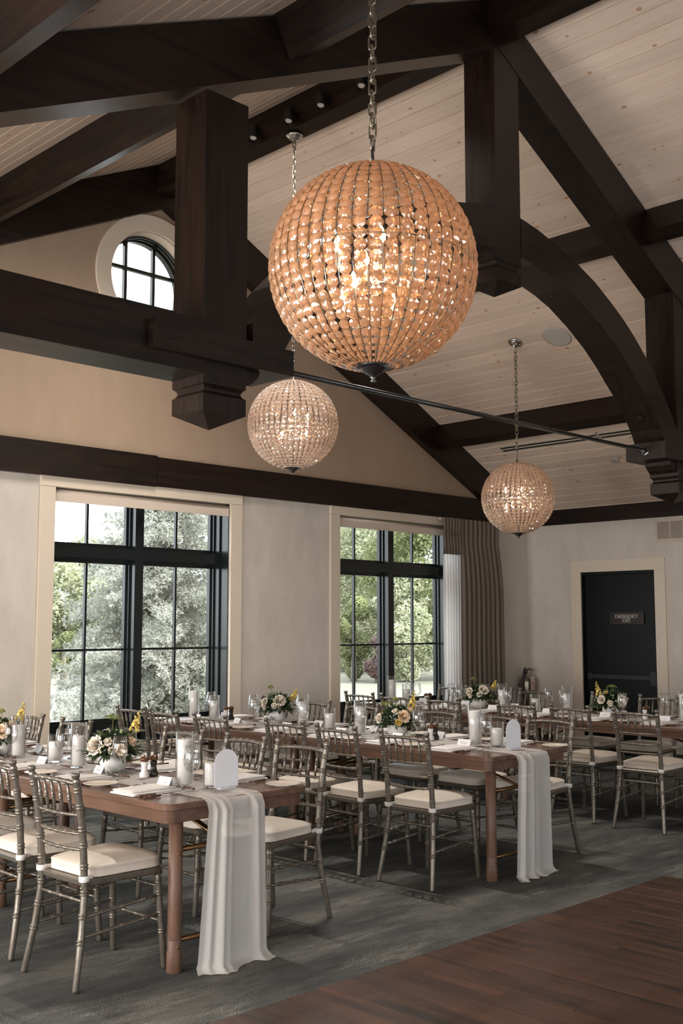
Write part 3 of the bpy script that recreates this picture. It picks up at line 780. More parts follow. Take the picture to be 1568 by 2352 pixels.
BV, BF = bead_geo()
def chandelier(cx, cy, cz, Rr, ztop, label, mat, split, power, canopy_tilt=None, amber=True):
    root = empty('globe_chandelier', (cx, cy, cz), 0, label, 'chandelier', 'beaded globe chandeliers')
    rnd = random.Random(int(cx * 10))
    NC, NR = 44, 27
    a0 = R(11)
    beads = []
    for r_ in range(NR):
        ph = a0 + (PI - 2 * a0) * (r_ + .5) / NR       # polar angle
        for c_ in range(NC):
            th_ = 2 * PI * (c_ + .5) / NC
            d = Vector((math.sin(ph) * math.cos(th_), math.sin(ph) * math.sin(th_), math.cos(ph)))
            wid = PI * Rr * math.sin(ph) / NC * .98; hei = PI * Rr * (1 - 22 / 180) / NR / 2 * 1.0
            sz = min(hei * 1.16, max(wid * 1.05, hei * .6))
            beads.append((d, sz, wid))
    toc = (Vector((0, 0, 1.6)) - Vector((cx, cy, cz))).normalized()
    beads.sort(key=lambda b: -(b[0].dot(toc)))
    bm_mesh = None; rest = G()
    for k, (d, sz, wid) in enumerate(beads):
        qn = d.to_track_quat('Z', 'X') if abs(d.z) < .999 else d.to_track_quat('Z', 'Y')
        # upright orientation: local y along the meridian
        east = Vector((0, 0, 1)).cross(d).normalized(); north = d.cross(east)
        tw = rnd.uniform(-.22, .22); tx = rnd.uniform(-.16, .16)
        rot = Matrix((east, north, d)).transposed() @ Matrix.Rotation(tw, 3, 'Y') @ Matrix.Rotation(tx, 3, 'X')
        sx = min(sz, max(wid, .004))
        if split and k < 296:
            if bm_mesh is None:
                bb = G(); bb.add(BV, BF); bm_mesh = bb.mesh('crystal_bead', mat)
            o = bpy.data.objects.new('crystal_bead', bm_mesh); C.objects.link(o); o.parent = root
            o.matrix_local = Matrix.Translation(d * Rr) @ rot.to_4x4() @ Matrix.Diagonal((sx, sz, sz, 1))
        else:
            rest.add([rot @ Vector((v[0] * sx, v[1] * sz, v[2] * sz)) + d * Rr for v in BV], BF)
    rest.build('crystal_beads', mat, root, kind='stuff')
    # meridian wires
    wm = G(); pts = []
    for i in range(25):
        ph = R(4) + (PI - R(8)) * i / 24; pts.append(((Rr + .001) * math.sin(ph), 0, (Rr + .001) * math.cos(ph)))
    wm.tube(pts, .0012, 4, caps=False); wme = wm.mesh('meridian_wire', M['gunmetal'])
    for c_ in range(NC): link('meridian_wire', wme, root, (0, 0, 0), (0, 0, 2 * PI * c_ / NC))
    q = G(); q.torus((0, 0, 0), 'z', Rr - .004, .003, 60, 5); q.build('equator_ring', M['nickel'], root)
    G().lathe([(.012, -Rr - .045), (.006, -Rr - .038), (.012, -Rr - .030), (.014, -Rr - .022), (.030, -Rr - .016), (.052, -Rr + .008), (.058, -Rr + .016), (.050, -Rr + .018)], 24).build('bottom_finial', M['gunmetal'], root)
    G().lathe([(.050, Rr - .02), (.050, Rr - .006), (.025, Rr + .004), (.010, Rr + .012), (.010, Rr + .035)], 24).build('top_cap', M['nickel'], root)
    G().lathe([(.007, -Rr + .01), (.007, Rr - .01)], 8).build('stem', M['chrome'], root)
    for i in range(8):
        a = 2 * PI * i / 8 + .2; rr = .13; zz = .05 if i % 2 else -.11
        p = Vector((rr * math.cos(a), rr * math.sin(a), zz))
        q = G(); q.tube([(0, 0, zz - .10), (rr * .6 * math.cos(a), rr * .6 * math.sin(a), zz - .10), (p.x, p.y, zz - .06)], .004, 6); arm = q.build('lamp_arm', M['chrome'], root)
        T = Matrix.Translation(p)
        G().lathe([(.010, -.06), (.010, 0)], 8, T).build('candle_sleeve', M['wax'], arm)
        G().lathe([(.006, 0), (.016, .015), (.017, .03), (.010, .05), (.002, .065)], 10, T).build('bulb', M['glow_warm'], arm)
    li = bpy.data.lights.new('chandelier_lamp', 'POINT'); li.energy = power; li.color = (1.0, 0.70, 0.46); li.shadow_soft_size = .03
    lo = bpy.data.objects.new('chandelier_lamp', li); C.objects.link(lo); lo.parent = root; lo.location = (0, 0, 0)
    # chain
    G().torus((0, 0, 0), 'z', .020, .0042, 20, 6, T=Matrix.Translation((0, 0, Rr + .052)) @ Matrix.Rotation(R(35), 4, 'Z') @ Matrix.Rotation(PI / 2, 4, 'X') @ Matrix.Diagonal((.75, 1.6, 1, 1))).build('snap_link', M['gunmetal'], root)
    ztop_l = ztop - cz; z = Rr + .10; k = 0; pitch = .0435
    while z < ztop_l - .02:
        link('chain_link', LINK, root, (0, 0, z), (0, 0, (PI / 2 if k % 2 else 0) + rnd.uniform(-.15, .15) + R(20))); z += pitch; k += 1
    q = G(); q.tube([(.016 * math.sin(t * .9), .014 * math.cos(t * .9), Rr + .03 + (ztop_l - Rr - .04) * t / 24) for t in range(25)], .0022, 5); q.build('power_cord', M['nickel'], root)
    T = canopy_tilt if canopy_tilt else Matrix.Translation((0, 0, ztop_l)) @ Matrix.Rotation(PI, 4, 'X')
    G().lathe([(.072, -.002), (.075, .006), (.066, .014), (.055, .018), (.052, .026), (.036, .032), (.022, .036), (.010, .044), (.008, .06)], 28, T).build('canopy', M['chrome'], root)
def tiltc(cx, cy, cz):
    T = slope_T(cx, cy, .01); T.translation = T.translation - Vector((cx, cy, cz)); return T
chandelier(2.79, 2.633, 2.884, .372, roof(2.79) - .03, 'large amber glowing crystal bead globe hanging closest to the camera', M['crystal_amber'], True, 7.0, tiltc(2.79, 2.633, 2.884))
chandelier(6.03, 6.61, 3.254, .372, 5.765, 'crystal bead globe hanging from the ridge beam before the gable wall', M['crystal_clear'], False, 7.0)
chandelier(9.20, 6.63, 2.903, .372, roof(9.20) - .03, 'crystal bead globe hanging from the board ceiling near the exit door', M['crystal_clear'], False, 7.0, tiltc(9.20, 6.63, 2.903))

# ------------------------------------------------------------------ curtains
def drape_mesh(x0, x1, y, ztop, zbot, folds, amp, seed, head=.28, flare=0.0):
    rnd = random.Random(seed); g = G(); nx = folds * 10; rows = []
    ph = [rnd.uniform(-.6, .6) for _ in range(folds + 2)]
    zs = [ztop, ztop - .04, ztop - .12, ztop - .20, ztop - head, ztop - head - .05, ztop - head - .25] + [ztop - head - .25 - (ztop - head - .25 - zbot) * i / 10 for i in range(1, 11)]
    for z in zs:
        dz = ztop - z; row = []
        k = min(1, max(0, (dz - head) / .6))
        pinch = math.exp(-((dz - head) / .07) ** 2)
        for i in range(nx + 1):
            t = i / nx; fi = t * folds
            w_ = math.sin(2 * PI * fi + ph[int(fi)] * .5)
            sharp = math.copysign(abs(w_) ** .8, w_)
            a = amp * (.55 + .45 * k) * (1 - .55 * pinch) * (1 + .3 * ph[int(fi)])
            x = x0 + (x1 - x0) * t + flare * t * k + .012 * math.sin(2 * PI * fi * 1 + 1.3)
            row.append((x, y + a * sharp + .004 * math.sin(6 * fi + z * 3), z))
        rows.append(row)
    g.bands(rows, closed=False); return g
cy_ = YB - .125
d1 = drape_mesh(10.52, 11.31, cy_, 2.905, .02, 9, .038, 3, flare=.08)
o = empty('curtain', (10.9, cy_, 0)); tag(o, 'taupe pinch pleated curtain hanging at the window beside the corner', 'curtain')
c_ = d1.build('drape', M['drape'], o); c_.location = (-10.9, -cy_, 0)
q = G(); q.box(10.22, 11.33, YB - .085, YB - .046, 2.885, 2.905); c_ = q.build('curtain_track', M['trim'], o); c_.location = (-10.9, -cy_, 0)
o = empty('sheer_curtain', (10.38, cy_ + .02, 0)); tag(o, 'white sheer curtain with taupe pleated heading at the window edge', 'curtain')
q = drape_mesh(10.22, 10.53, cy_ + .005, 2.66, .02, 6, .022, 9, head=.1, flare=.0); c_ = q.build('sheer_panel', M['sheer'], o); c_.location = (-10.38, -cy_ - .02, 0)
q = drape_mesh(10.20, 10.53, cy_ - .012, 2.905, 2.65, 6, .024, 9, head=.2); c_ = q.build('taupe_heading', M['drape'], o, label='taupe gathered heading band'); c_.location = (-10.38, -cy_ - .02, 0)

# ------------------------------------------------------------------ exit door, sign, vent, extinguisher
dr = S(empty('door_1', (XR, 7.24, 0)))
def DP(g, name, mat, parent=None):
    o = g.build(name, mat, parent or dr)
    o.location = (-XR, -7.24, 0) if parent is None else (0, 0, 0); return o
DP(G().box(XR - .02, XR, 7.765, 7.906, 0, 2.27), 'side_casing', M['trim'])
DP(G().box(XR - .02, XR, 6.558 + .02, 6.72, 0, 2.27), 'side_casing', M['trim'])
DP(G().box(XR - .024, XR, 6.558 + .02, 7.906, 2.2715, 2.415), 'head_casing', M['trim'])
DP(G().box(XR, XR + .10, 6.72, 6.735, 0, 2.27).box(XR, XR + .10, 7.75, 7.765, 0, 2.27).box(XR, XR + .1, 6.735, 7.75, 2.235, 2.27), 'door_frame', M['door'])
DP(G().box(XR - .03, XR + .28, 6.72, 7.765, -.1, .012), 'threshold', M['gunmetal'])
DP(G().box(XR + .14, XR + .24, 6.70, 7.79, .012, 2.30), 'outer_panel', M['door'])  # added backing behind the leaf, keeps daylight out of the gap
leaf = DP(G().box(XR + .065, XR + .11, 6.737, 7.748, 0.0125, 2.233), 'door_leaf', M['door'])
q = G(); q.box(XR + .02, XR + .05, 6.80, 7.68, .925, .975); DP(q, 'push_bar', M['stub'], leaf)
q = G(); q.box(XR + .012, XR + .065, 6.745, 6.83, .86, 1.03); DP(q, 'latch_case', M['stub'], leaf)
q = G(); q.box(XR + .03, XR + .065, 7.66, 7.72, .91, .99); DP(q, 'hinge_case', M['stub'], leaf)
sg = empty('exit_sign', (XR + .06, 7.15, 1.68), 0, 'dark bronze plate reading EMERGENCY EXIT on the black door', 'sign')
G().box(-.012, .004, -.235, .235, -.072, .072).build('plate', M['sign'], sg)
G().box(-.016, -.0125, -.238, -.226, -.074, .074).box(-.016, -.0125, .226, .238, -.074, .074).box(-.016, -.0125, -.226, .226, .064, .074).box(-.016, -.0125, -.226, .226, -.074, -.064).build('plate_rim', M['stub'], sg)
def text_mesh(name, body, size, mat, parent, loc, rot, ext=.0008, bold=False):
    cu = bpy.data.curves.new(name, 'FONT'); cu.body = body; cu.size = size; cu.align_x = 'CENTER'; cu.align_y = 'CENTER'; cu.extrude = ext; cu.resolution_u = 3
    if bold: cu.offset = size * .02
    to = bpy.data.objects.new(name, cu); C.objects.link(to)
    dg = bpy.context.evaluated_depsgraph_get(); me = bpy.data.meshes.new_from_object(to.evaluated_get(dg)); bpy.data.objects.remove(to)
    me.materials.clear(); me.materials.append(mat)
    return link(name, me, parent, loc, rot)
# serif capitals built from strokes so that the plate keeps its serif lettering
SER = {
 'E': [((0, 0), (0, 1), 1), ((0, 1), (.55, 1), 0), ((0, .52), (.42, .52), 0), ((0, 0), (.58, 0), 0), ((.55, 1), (.55, .86), 0), ((.58, 0), (.58, .16), 0), ((.42, .60), (.42, .44), 0)],
 'M': [((.05, 0), (.05, 1), 0), ((.05, 1), (.45, .08), 1), ((.45, .08), (.85, 1), 0), ((.85, 0), (.85, 1), 1), ((-.04, 0), (.14, 0), 0), ((.74, 0), (.96, 0), 0), ((-.04, 1), (.08, 1), 0), ((.82, 1), (.96, 1), 0)],
 'R': [((0, 0), (0, 1), 1), ((0, 1), (.35, 1), 0), ((.35, 1), (.5, .88), 1), ((.5, .88), (.5, .64), 1), ((.5, .64), (.35, .52), 0), ((.35, .52), (0, .52), 0), ((.3, .5), (.62, 0), 1), ((-.08, 0), (.1, 0), 0)],
 'G': [((.62, .82), (.45, .98), 0), ((.45, .98), (.22, .96), 0), ((.22, .96), (.03, .7), 1), ((.03, .7), (.03, .3), 1), ((.03, .3), (.22, .03), 1), ((.22, .03), (.45, .0), 0), ((.45, 0), (.62, .12), 0), ((.62, .12), (.62, .45), 1), ((.48, .45), (.72, .45), 0)],
 'N': [((.03, 0), (.03, 1), 0), ((.03, 1), (.66, 0), 1), ((.66, 0), (.66, 1), 0), ((-.06, 0), (.12, 0), 0), ((.56, 1), (.76, 1), 0), ((-.06, 1), (.06, 1), 0)],
 'C': [((.6, .82), (.45, .98), 0), ((.45, .98), (.22, .96), 0), ((.22, .96), (.03, .7), 1), ((.03, .7), (.03, .3), 1), ((.03, .3), (.22, .03), 1), ((.22, .03), (.45, .0), 0), ((.45, 0), (.6, .15), 0)],
 'Y': [((0, 1), (.32, .48), 1), ((.64, 1), (.32, .48), 0), ((.32, .48), (.32, 0), 1), ((-.08, 1), (.1, 1), 0), ((.56, 1), (.72, 1), 0), ((.22, 0), (.42, 0), 0)],
 'X': [((0, 1), (.6, 0), 1), ((.6, 1), (0, 0), 0), ((-.08, 1), (.1, 1), 0), ((.5, 1), (.68, 1), 0), ((-.08, 0), (.1, 0), 0), ((.5, 0), (.68, 0), 0)],
 'I': [((.06, 0), (.06, 1), 1), ((-.04, 1), (.16, 1), 0), ((-.04, 0), (.16, 0), 0)],
 'T': [((.3, 0), (.3, 1), 1), ((0, 1), (.6, 1), 0), ((0, 1), (0, .86), 0), ((.6, 1), (.6, .86), 0), ((.2, 0), (.4, 0), 0)]}
ADV = dict(E=.78, M=1.14, R=.80, G=.92, N=.94, C=.80, Y=.82, X=.84, I=.36, T=.78)
def word(txt, size, zc):
    wtot = sum(ADV[c] for c in txt) * size; t = -wtot / 2
    for ch in txt:
        q = G()
        for k, (a, b, thick) in enumerate(SER[ch]):
            w_ = (.075 if thick else .04) * size; x_ = -.0135 - .0002 * k
            a2 = Vector((0, -(t + a[0] * size), zc + a[1] * size)); b2 = Vector((0, -(t + b[0] * size), zc + b[1] * size))
            d = (b2 - a2).normalized(); p = Vector((1, 0, 0)).cross(d) * w_
            a2 -= d * w_ * .5; b2 += d * w_ * .5
            q.add([a2 + p + Vector((x_, 0, 0)), b2 + p + Vector((x_, 0, 0)), b2 - p + Vector((x_, 0, 0)), a2 - p + Vector((x_, 0, 0)), a2 + p + Vector((x_ + .0015, 0, 0)), b2 + p + Vector((x_ + .0015, 0, 0)), b2 - p + Vector((x_ + .0015, 0, 0)), a2 - p + Vector((x_ + .0015, 0, 0))], [(0, 1, 2, 3), (7, 6, 5, 4), (0, 4, 5, 1), (1, 5, 6, 2), (2, 6, 7, 3), (3, 7, 4, 0)])
        q.build('letter', M['signtext'], sg); t += ADV[ch] * size
word('EMERGENCY', .041, .004); word('EXIT', .041, -.048)
# vent grille high on the right wall
vg = empty('air_vent', (XR, 6.2, 2.745), 0, 'cream rectangular air vent grille on wall above the exit door', 'vent')
G().box(-.012, 0, -.62, .50, -.145, .145).build('vent_plate', M['vent'], vg)
for k in range(6):
    y0 = .47 - .175 * (k + 1) + .01; y1 = y0 + .16
    if y0 < -.62: break
    G().box(-.014, -.0125, y0, y1, -.105, .105).build('vent_opening', M['ventdark'], vg)
    q = G()
    for i in range(14):
        z = -.10 + i * .0154; q.box(-.017, -.0142, y0, y1, z, z + .0075)
    q.build('vent_slats', M['vent'], vg, kind='stuff')
# fire extinguisher in the corner
fe = empty('fire_extinguisher', (11.90, YB - .10, .55), 0, 'silver fire extinguisher with black hose and paper tag by the corner', 'fire extinguisher')
G().lathe([(.070, 0), (.078, .01), (.078, .30), (.070, .345), (.040, .385), (.022, .40), (.022, .42)], 24).build('cylinder', M['nickel'], fe)
G().lathe([(.026, .418), (.026, .45), (.015, .455)], 12).build('valve', M['gunmetal'], fe)
G().tube([(0, -.02, .455), (.02, -.05, .475), (.055, -.08, .455)], [.012, .010, .008], 6).build('handle', M['gunmetal'], fe)
G().tube([(-.01, 0, .44), (-.05, -.03, .485), (-.09, -.04, .45), (-.115, -.04, .36), (-.12, -.04, .26), (-.105, -.04, .14), (-.09, -.04, .08)], .013, 8).build('hose', M['stub'], fe)
t_ = G().box(-.045 + .02, .045 + .02, -.096, -.0935, .20, .375).build('tag', M['tag'], fe, label='pale pink paper inspection tag')
G().box(.01, .03, -.0975, -.0965, .245, .255).box(.03, .036, -.0975, -.0965, .245, .31).box(.01, .02, -.0975, -.0965, .27, .31).build('tag_print', M['red'], t_)
G().box(-.02, .02, -.02, .10, .25, .28).build('wall_bracket', M['gunmetal'], fe)

# ------------------------------------------------------------------ tables
TT = .778
def rounded(x0, x1, y0, y1, r, n=8):
    pts = []
    for cx, cy, a0 in ((x1 - r, y1 - r, 0), (x0 + r, y1 - r, 90), (x0 + r, y0 + r, 180), (x1 - r, y0 + r, 270)):
        for i in range(n + 1):
            a = R(a0 + 90 * i / n); pts.append((cx + r * math.cos(a), cy + r * math.sin(a)))
    return pts
def make_table(label):
    Wd, Ln = .90, 1.83
    t = empty('folding_table', (0, 0, 0), 0, label, 'table', 'walnut folding banquet tables')
    q = G(); q.bands([[(x, y, z) for x, y in rounded(-Wd / 2 + e, Wd / 2 - e, -Ln / 2 + e, Ln / 2 - e, .055)] for z, e in ((TT - .032, .004), (TT - .028, 0), (TT - .005, 0), (TT, .004))], True, False)
    q.build('tabletop', M['table'], t)
    q = G(); q.bands([[(x, y, z) for x, y in rounded(-Wd / 2 + .022, Wd / 2 - .022, -Ln / 2 + .022, Ln / 2 - .022, .045)] for z in (TT - .091, TT - .0325)], True, False)
    q.build('apron', M['table'], t)
    for sx in (-1, 1):
        for sy in (-1, 1):
            LX = -Wd / 2 + .118 if sx < 0 else Wd / 2 - .275
            T = Matrix.Translation((LX, sy * (Ln / 2 - .085), 0))
            lg = G().lathe([(.034, 0), (.0358, .003), (.0358, .0935), (.0355, .0945), (.0325, .0950), (.0322, .0965), (.0322, .1455), (.0318, .1465), (.0322, .1475), (.0332, .155), (.0335, .30), (.0335, TT - .092)], 18, T).build('leg', M['table_leg'], t)
            for z in (.116, .537):
                T2 = Matrix.Translation((LX, sy * (Ln / 2 - .085) - .0310, z)) @ Matrix.Rotation(PI / 2, 4, 'X')
                G().lathe([(.009, -.004), (.009, .003), (.006, .004)], 10, T2).build('bolt', M['brass'], lg)
    for sy in (-1, 1):
        yy = sy * (Ln / 2 - .085)
        for z in (.139, .55):
            G().tube([(-Wd / 2 + .14, yy, z), (Wd / 2 - .30, yy, z)], .0125, 10).build('cross_bar', M['brass'], t)
        for dx in (-.009, .009):
            G().tube([(dx - .05, yy, .56), (dx * 1.5 - .05, sy * (Ln / 2 - .085 - .42), TT - .094)], .0075, 8).build('brace', M['brass'], t)
    index_children(t); return t
rows = {'front': (3.03, 4.165), 'middle': (5.52, 4.225), 'rear': (8.17, 4.235)}
rown = {'front': 'front row', 'middle': 'middle row', 'rear': 'row beside the exit door'}
tlab = {('front', 0): 'walnut folding table closest to the camera, near end of front row', ('front', 1): 'walnut folding table toward the windows in the front row',
        ('middle', 0): 'walnut folding table in the middle row, its draped end facing out', ('middle', 1): 'walnut folding table toward the windows in the middle row',
        ('rear', 0): 'walnut folding table in the row beside the exit door, open end', ('rear', 1): 'walnut folding table toward the curtains in the row beside the exit door'}
proto = None
for k, (x0, y0) in rows.items():
    for i in (0, 1):
        loc = (x0 + .45, y0 + .915 + i * 1.835, 0)
        if proto is None: proto = make_table(tlab[k, i]); proto.location = loc
        else: copy_tree(proto, loc, 0, tlab[k, i])

# ------------------------------------------------------------------ chiavari chairs
def ringprof(L, r, spots, b=.0032, double=True, taper=1.0, e=.0):
    """profile along a turned member with pairs of raised rings"""
    out = [(0, r * taper if taper < 1 else r)]
    for t in sorted(spots):
        for dt in ((-.006, .006) if double else (0,)):
            c = t + dt; out += [(c - .0055, r), (c - .0044, r), (c - .0026, r + b), (c + .0026, r + b), (c + .0044, r), (c + .0055, r)]
    out.append((L, r * taper)); return out
def make_chair():
    t = empty('chiavari_chair', (0, 0, 0))
    mt = M['chair']
    def rod(a, b, r, spots, name, n=8, taper=1.0):
        a = Vector(a); b = Vector(b); L = (b - a).length
        return G().rod(a, b, [(tt, rr) for tt, rr in ringprof(L, r, [s * L for s in spots], taper=taper)], n).build(name, mt, t)
    SH = .465
    # rear posts: kinked, splayed foot, leaning back, ringed, with a turned finial
    def post_path(s):
        return [(-.285, s * .213, 0.0), (-.245, s * .190, .22), (-.225, s * .176, .40), (-.225, s * .175, .47), (-.240, s * .178, .65), (-.262, s * .181, .80), (-.285, s * .184, .905)]
    for s in (-1, 1):
        P = [Vector(p) for p in post_path(s)]
        cum = [0]
        for i in range(1, len(P)): cum.append(cum[-1] + (P[i] - P[i - 1]).length)
        def at(d):
            for i in range(1, len(P)):
                if d <= cum[i] + 1e-9: return P[i - 1].lerp(P[i], (d - cum[i - 1]) / (cum[i] - cum[i - 1]))
            return P[-1] + (P[-1] - P[-2]).normalized() * (d - cum[-1])
        st = [(0, .0135), (.01, .0150)]
        for c in (.205, .315, .415, .53, .625, .70, .80, .875):
            for dt in (-.0072, .0072):
                st += [(c + dt - .0062, .0165), (c + dt - .0048, .0165), (c + dt - .0030, .0198), (c + dt + .0030, .0198), (c + dt + .0048, .0165), (c + dt + .0062, .0165)]
        Lp = cum[-1]
        st += [(Lp - .005, .0165), (Lp + .002, .0185), (Lp + .007, .0120), (Lp + .014, .0150), (Lp + .020, .0185), (Lp + .034, .0195), (Lp + .038, .017), (Lp + .0385, .006)]
        G().tube([at(d) for d, _ in st], [r for _, r in st], 10).build('rear_leg', mt, t)
    for s in (-1, 1):
        a, b = Vector((.205, s * .205, 0)), Vector((.172, s * .182, SH - .02)); L = (b - a).length
        st = [(0, .0135), (.008, .0155)]
        for c in (.17, .25, .345, .40):
            for dt in (-.006, .006): st += [(c + dt - .0058, .0160), (c + dt - .0046, .0160), (c + dt - .0028, .0190), (c + dt + .0028, .0190), (c + dt + .0046, .0160), (c + dt + .0058, .0160)]
        st.append((L, .0155))
        G().rod(a, b, st, 10).build('front_leg', mt, t)
    # seat frame
    q = G(); out = rounded(-.235, .20, -.2, .2, .05)
    out = [(x, y * (1.0 + (x + .0) * .28)) for x, y in out]
    q.bands([[(x * s_, y * s_, z) for x, y in out] for z, s_ in ((SH - .03, .965), (SH - .024, .99), (SH - .006, 1), (SH, .98))], True, False); q.build('seat', mt, t)
    # cushion
    q = G(); rings = []
    base = rounded(-.205, .205, -.195, .195, .07, 6); base = [(x, y * (1.0 + x * .25)) for x, y in base]
    for z, s_ in ((SH + .001, .96), (SH + .006, 1.0), (SH + .010, .988), (SH + .042, .988), (SH + .0465, 1.0), (SH + .051, .97), (SH + .061, .88), (SH + .070, .68), (SH + .073, .4), (SH + .074, .03)):
        rings.append([(x * s_, y * s_, z + (.004 * math.sin(9 * x + 3 * y) * (1 if s_ < .9 else 0))) for x, y in base])
    q.bands(rings); q.sm[-1] = True; cu = q.build('cushion', M['cushion'], t)
    for s in (-1, 1):
        T = Matrix.Translation((-.228, s * .176, SH + .006))
        q = G().lathe([(.0215, -.013), (.0235, -.011), (.0235, .011), (.0215, .013), (.0185, .012), (.0185, -.012)], 14, T, cap0=False, cap1=False)
        q.box(-.21, -.18, s * .168 - .004, s * .168 + .004, SH - .004, SH + .016)
        q.build('strap', M['linen'], cu)
    # back: rails and spindles
    def pp(z, s):
        P = post_path(s)
        for a, b in zip(P, P[1:]):
            if z <= b[2]: k = (z - a[2]) / (b[2] - a[2]); return Vector((a[0] + (b[0] - a[0]) * k, a[1] + (b[1] - a[1]) * k, z))
        return Vector(P[-1])
    for z, nm, arch_ in ((.893, 'top_rail', .010), (.752, 'back_rail', -.003), (.668, 'back_rail', -.003), (.598, 'back_rail', -.003)):
        a, b = pp(z, -1), pp(z, 1); L = (b - a).length; pts = []; rs = []
        st = [(0, .0078)]
        for k in (.17, .335, .5, .665, .83):
            for dt in (-.0045, .0045): st += [(k * L + dt - .0038, .0078), (k * L + dt - .003, .0078), (k * L + dt - .0015, .0100), (k * L + dt + .0015, .0100), (k * L + dt + .003, .0078), (k * L + dt + .0038, .0078)]
        st.append((L, .0078))
        rr = .0105 / .0078 if nm == 'top_rail' else 1.0
        for d, r in st:
            u = d / L; p = a.lerp(b, u); bow = 4 * u * (1 - u)
            pts.append(p + Vector((-.018 * bow, 0, arch_ * bow))); rs.append(r * rr)
        G().tube(pts, rs, 7).build(nm, mt, t)
    for i, k in enumerate((.17, .335, .5, .665, .83)):
        a = pp(.893, -1).lerp(pp(.893, 1), k); b = pp(.752, -1).lerp(pp(.752, 1), k); bow = 4 * k * (1 - k)
        a += Vector((-.018 * bow, 0, .010 * bow)); b += Vector((-.018 * bow, 0, -.003 * bow)); L = (a - b).length
        st = [(0, .0050), (.25 * L, .0080), (.42 * L, .0085)]
        for dt in (-.006, 0.004): st += [(.5 * L + dt - .003, .0085), (.5 * L + dt - .001, .0112), (.5 * L + dt + .001, .0112), (.5 * L + dt + .003, .0085)]
        st += [(.62 * L, .0085), (L, .0045)]
        G().rod(b, a, st, 7).build('spindle', mt, t)
    # stretchers
    def fl(z, s): k = z / (SH - .02); return Vector((.205 - .033 * k, s * (.205 - .023 * k), z))
    for z in (.335, .25):
        for s in (-1, 1): rod(pp(z - .03, s), fl(z, s), .0078, (.22, .5, .78), 'side_stretcher', 7)
    rod(pp(.372, -1), pp(.372, 1), .0078, (.25, .5, .75), 'rear_stretcher', 7)
    for z in (.375, .215): rod(fl(z, -1), fl(z, 1), .0078, (.25, .5, .75), 'front_stretcher', 7)
    for s in (-1, 1):
        T = Matrix.Translation((-.2405, s * .1755, .43)) @ Matrix.Rotation(-PI / 2, 4, 'Y')
        G().lathe([(.0075, 0), (.0075, .004), (.004, .005)], 8, T).build('screw', M['nickel'], t)
    index_children(t); return t
ordn = ['nearest the open end', 'second from open end', 'third from open end', 'fourth from open end', 'fifth from open end', 'last before the windows']
# (row, side, post x, centre y, small turn)   side 'L' faces +x, 'R' faces -x
CHAIRS = [('front', 'L', 2.66, 4.535, 0.03), ('front', 'L', 2.70, 5.14, -0.03), ('front', 'L', 2.72, 5.76, .04),
 ('front', 'R', 4.30, 4.60, .10), ('front', 'R', 4.30, 5.14, -.05), ('front', 'R', 4.30, 5.73, .04), ('front', 'R', 4.17, 6.82, .0), ('front', 'R', 4.22, 7.55, -.05),
 ('middle', 'L', 5.14, 4.61, .04), ('middle', 'L', 5.14, 5.19, -.03), ('middle', 'L', 5.18, 5.76, .03), ('middle', 'L', 5.11, 6.50, .0), ('middle', 'L', 5.12, 7.09, -.04), ('middle', 'L', 5.14, 7.58, .03),
 ('middle', 'R', 6.73, 4.58, .07), ('middle', 'R', 6.70, 5.06, -.03), ('middle', 'R', 6.72, 5.64, .04), ('middle', 'R', 6.73, 6.50, -.03), ('middle', 'R', 6.72, 7.06, .03), ('middle', 'R', 6.74, 7.62, .0),
 ('rear', 'L', 7.76, 4.52, .05), ('rear', 'L', 7.80, 5.13, -.03), ('rear', 'L', 7.76, 5.66, .03), ('rear', 'L', 7.77, 6.46, -.02), ('rear', 'L', 7.80, 7.08, .03), ('rear', 'L', 7.80, 7.56, .0),
 ('rear', 'R', 9.44, 4.62, .0), ('rear', 'R', 9.44, 5.22, .05), ('rear', 'R', 9.44, 5.78, -.04), ('rear', 'R', 9.44, 6.62, .03), ('rear', 'R', 9.43, 7.10, .0), ('rear', 'R', 9.43, 7.70, .03)]
sidename = {('front', 'L'): 'camera side, front row', ('front', 'R'): 'far side, front row', ('middle', 'L'): 'camera side, middle row', ('middle', 'R'): 'far side, middle row', ('rear', 'L'): 'camera side, exit door row', ('rear', 'R'): 'far side, exit door row'}
ch0 = make_chair(); cnt = {}
for row, sd_, px, cy, rz in CHAIRS:
    k = cnt.get((row, sd_), 0); cnt[row, sd_] = k + 1
    lab = 'pewter chiavari chair, ivory cushion, %s, %s' % (ordn[k], sidename[row, sd_])
    s = 1 if sd_ == 'L' else -1
    loc = (px + s * .285, cy - .0, 0); rot = (0 if s == 1 else PI) + rz
    if k == 0 and row == 'front' and sd_ == 'L':
        ch0.location = loc; ch0.rotation_euler = (0, 0, rot); tag(ch0, lab, 'chair', 'chiavari chairs around the banquet tables')
    else: copy_tree(ch0, loc, rot, lab, 'chiavari chairs around the banquet tables')

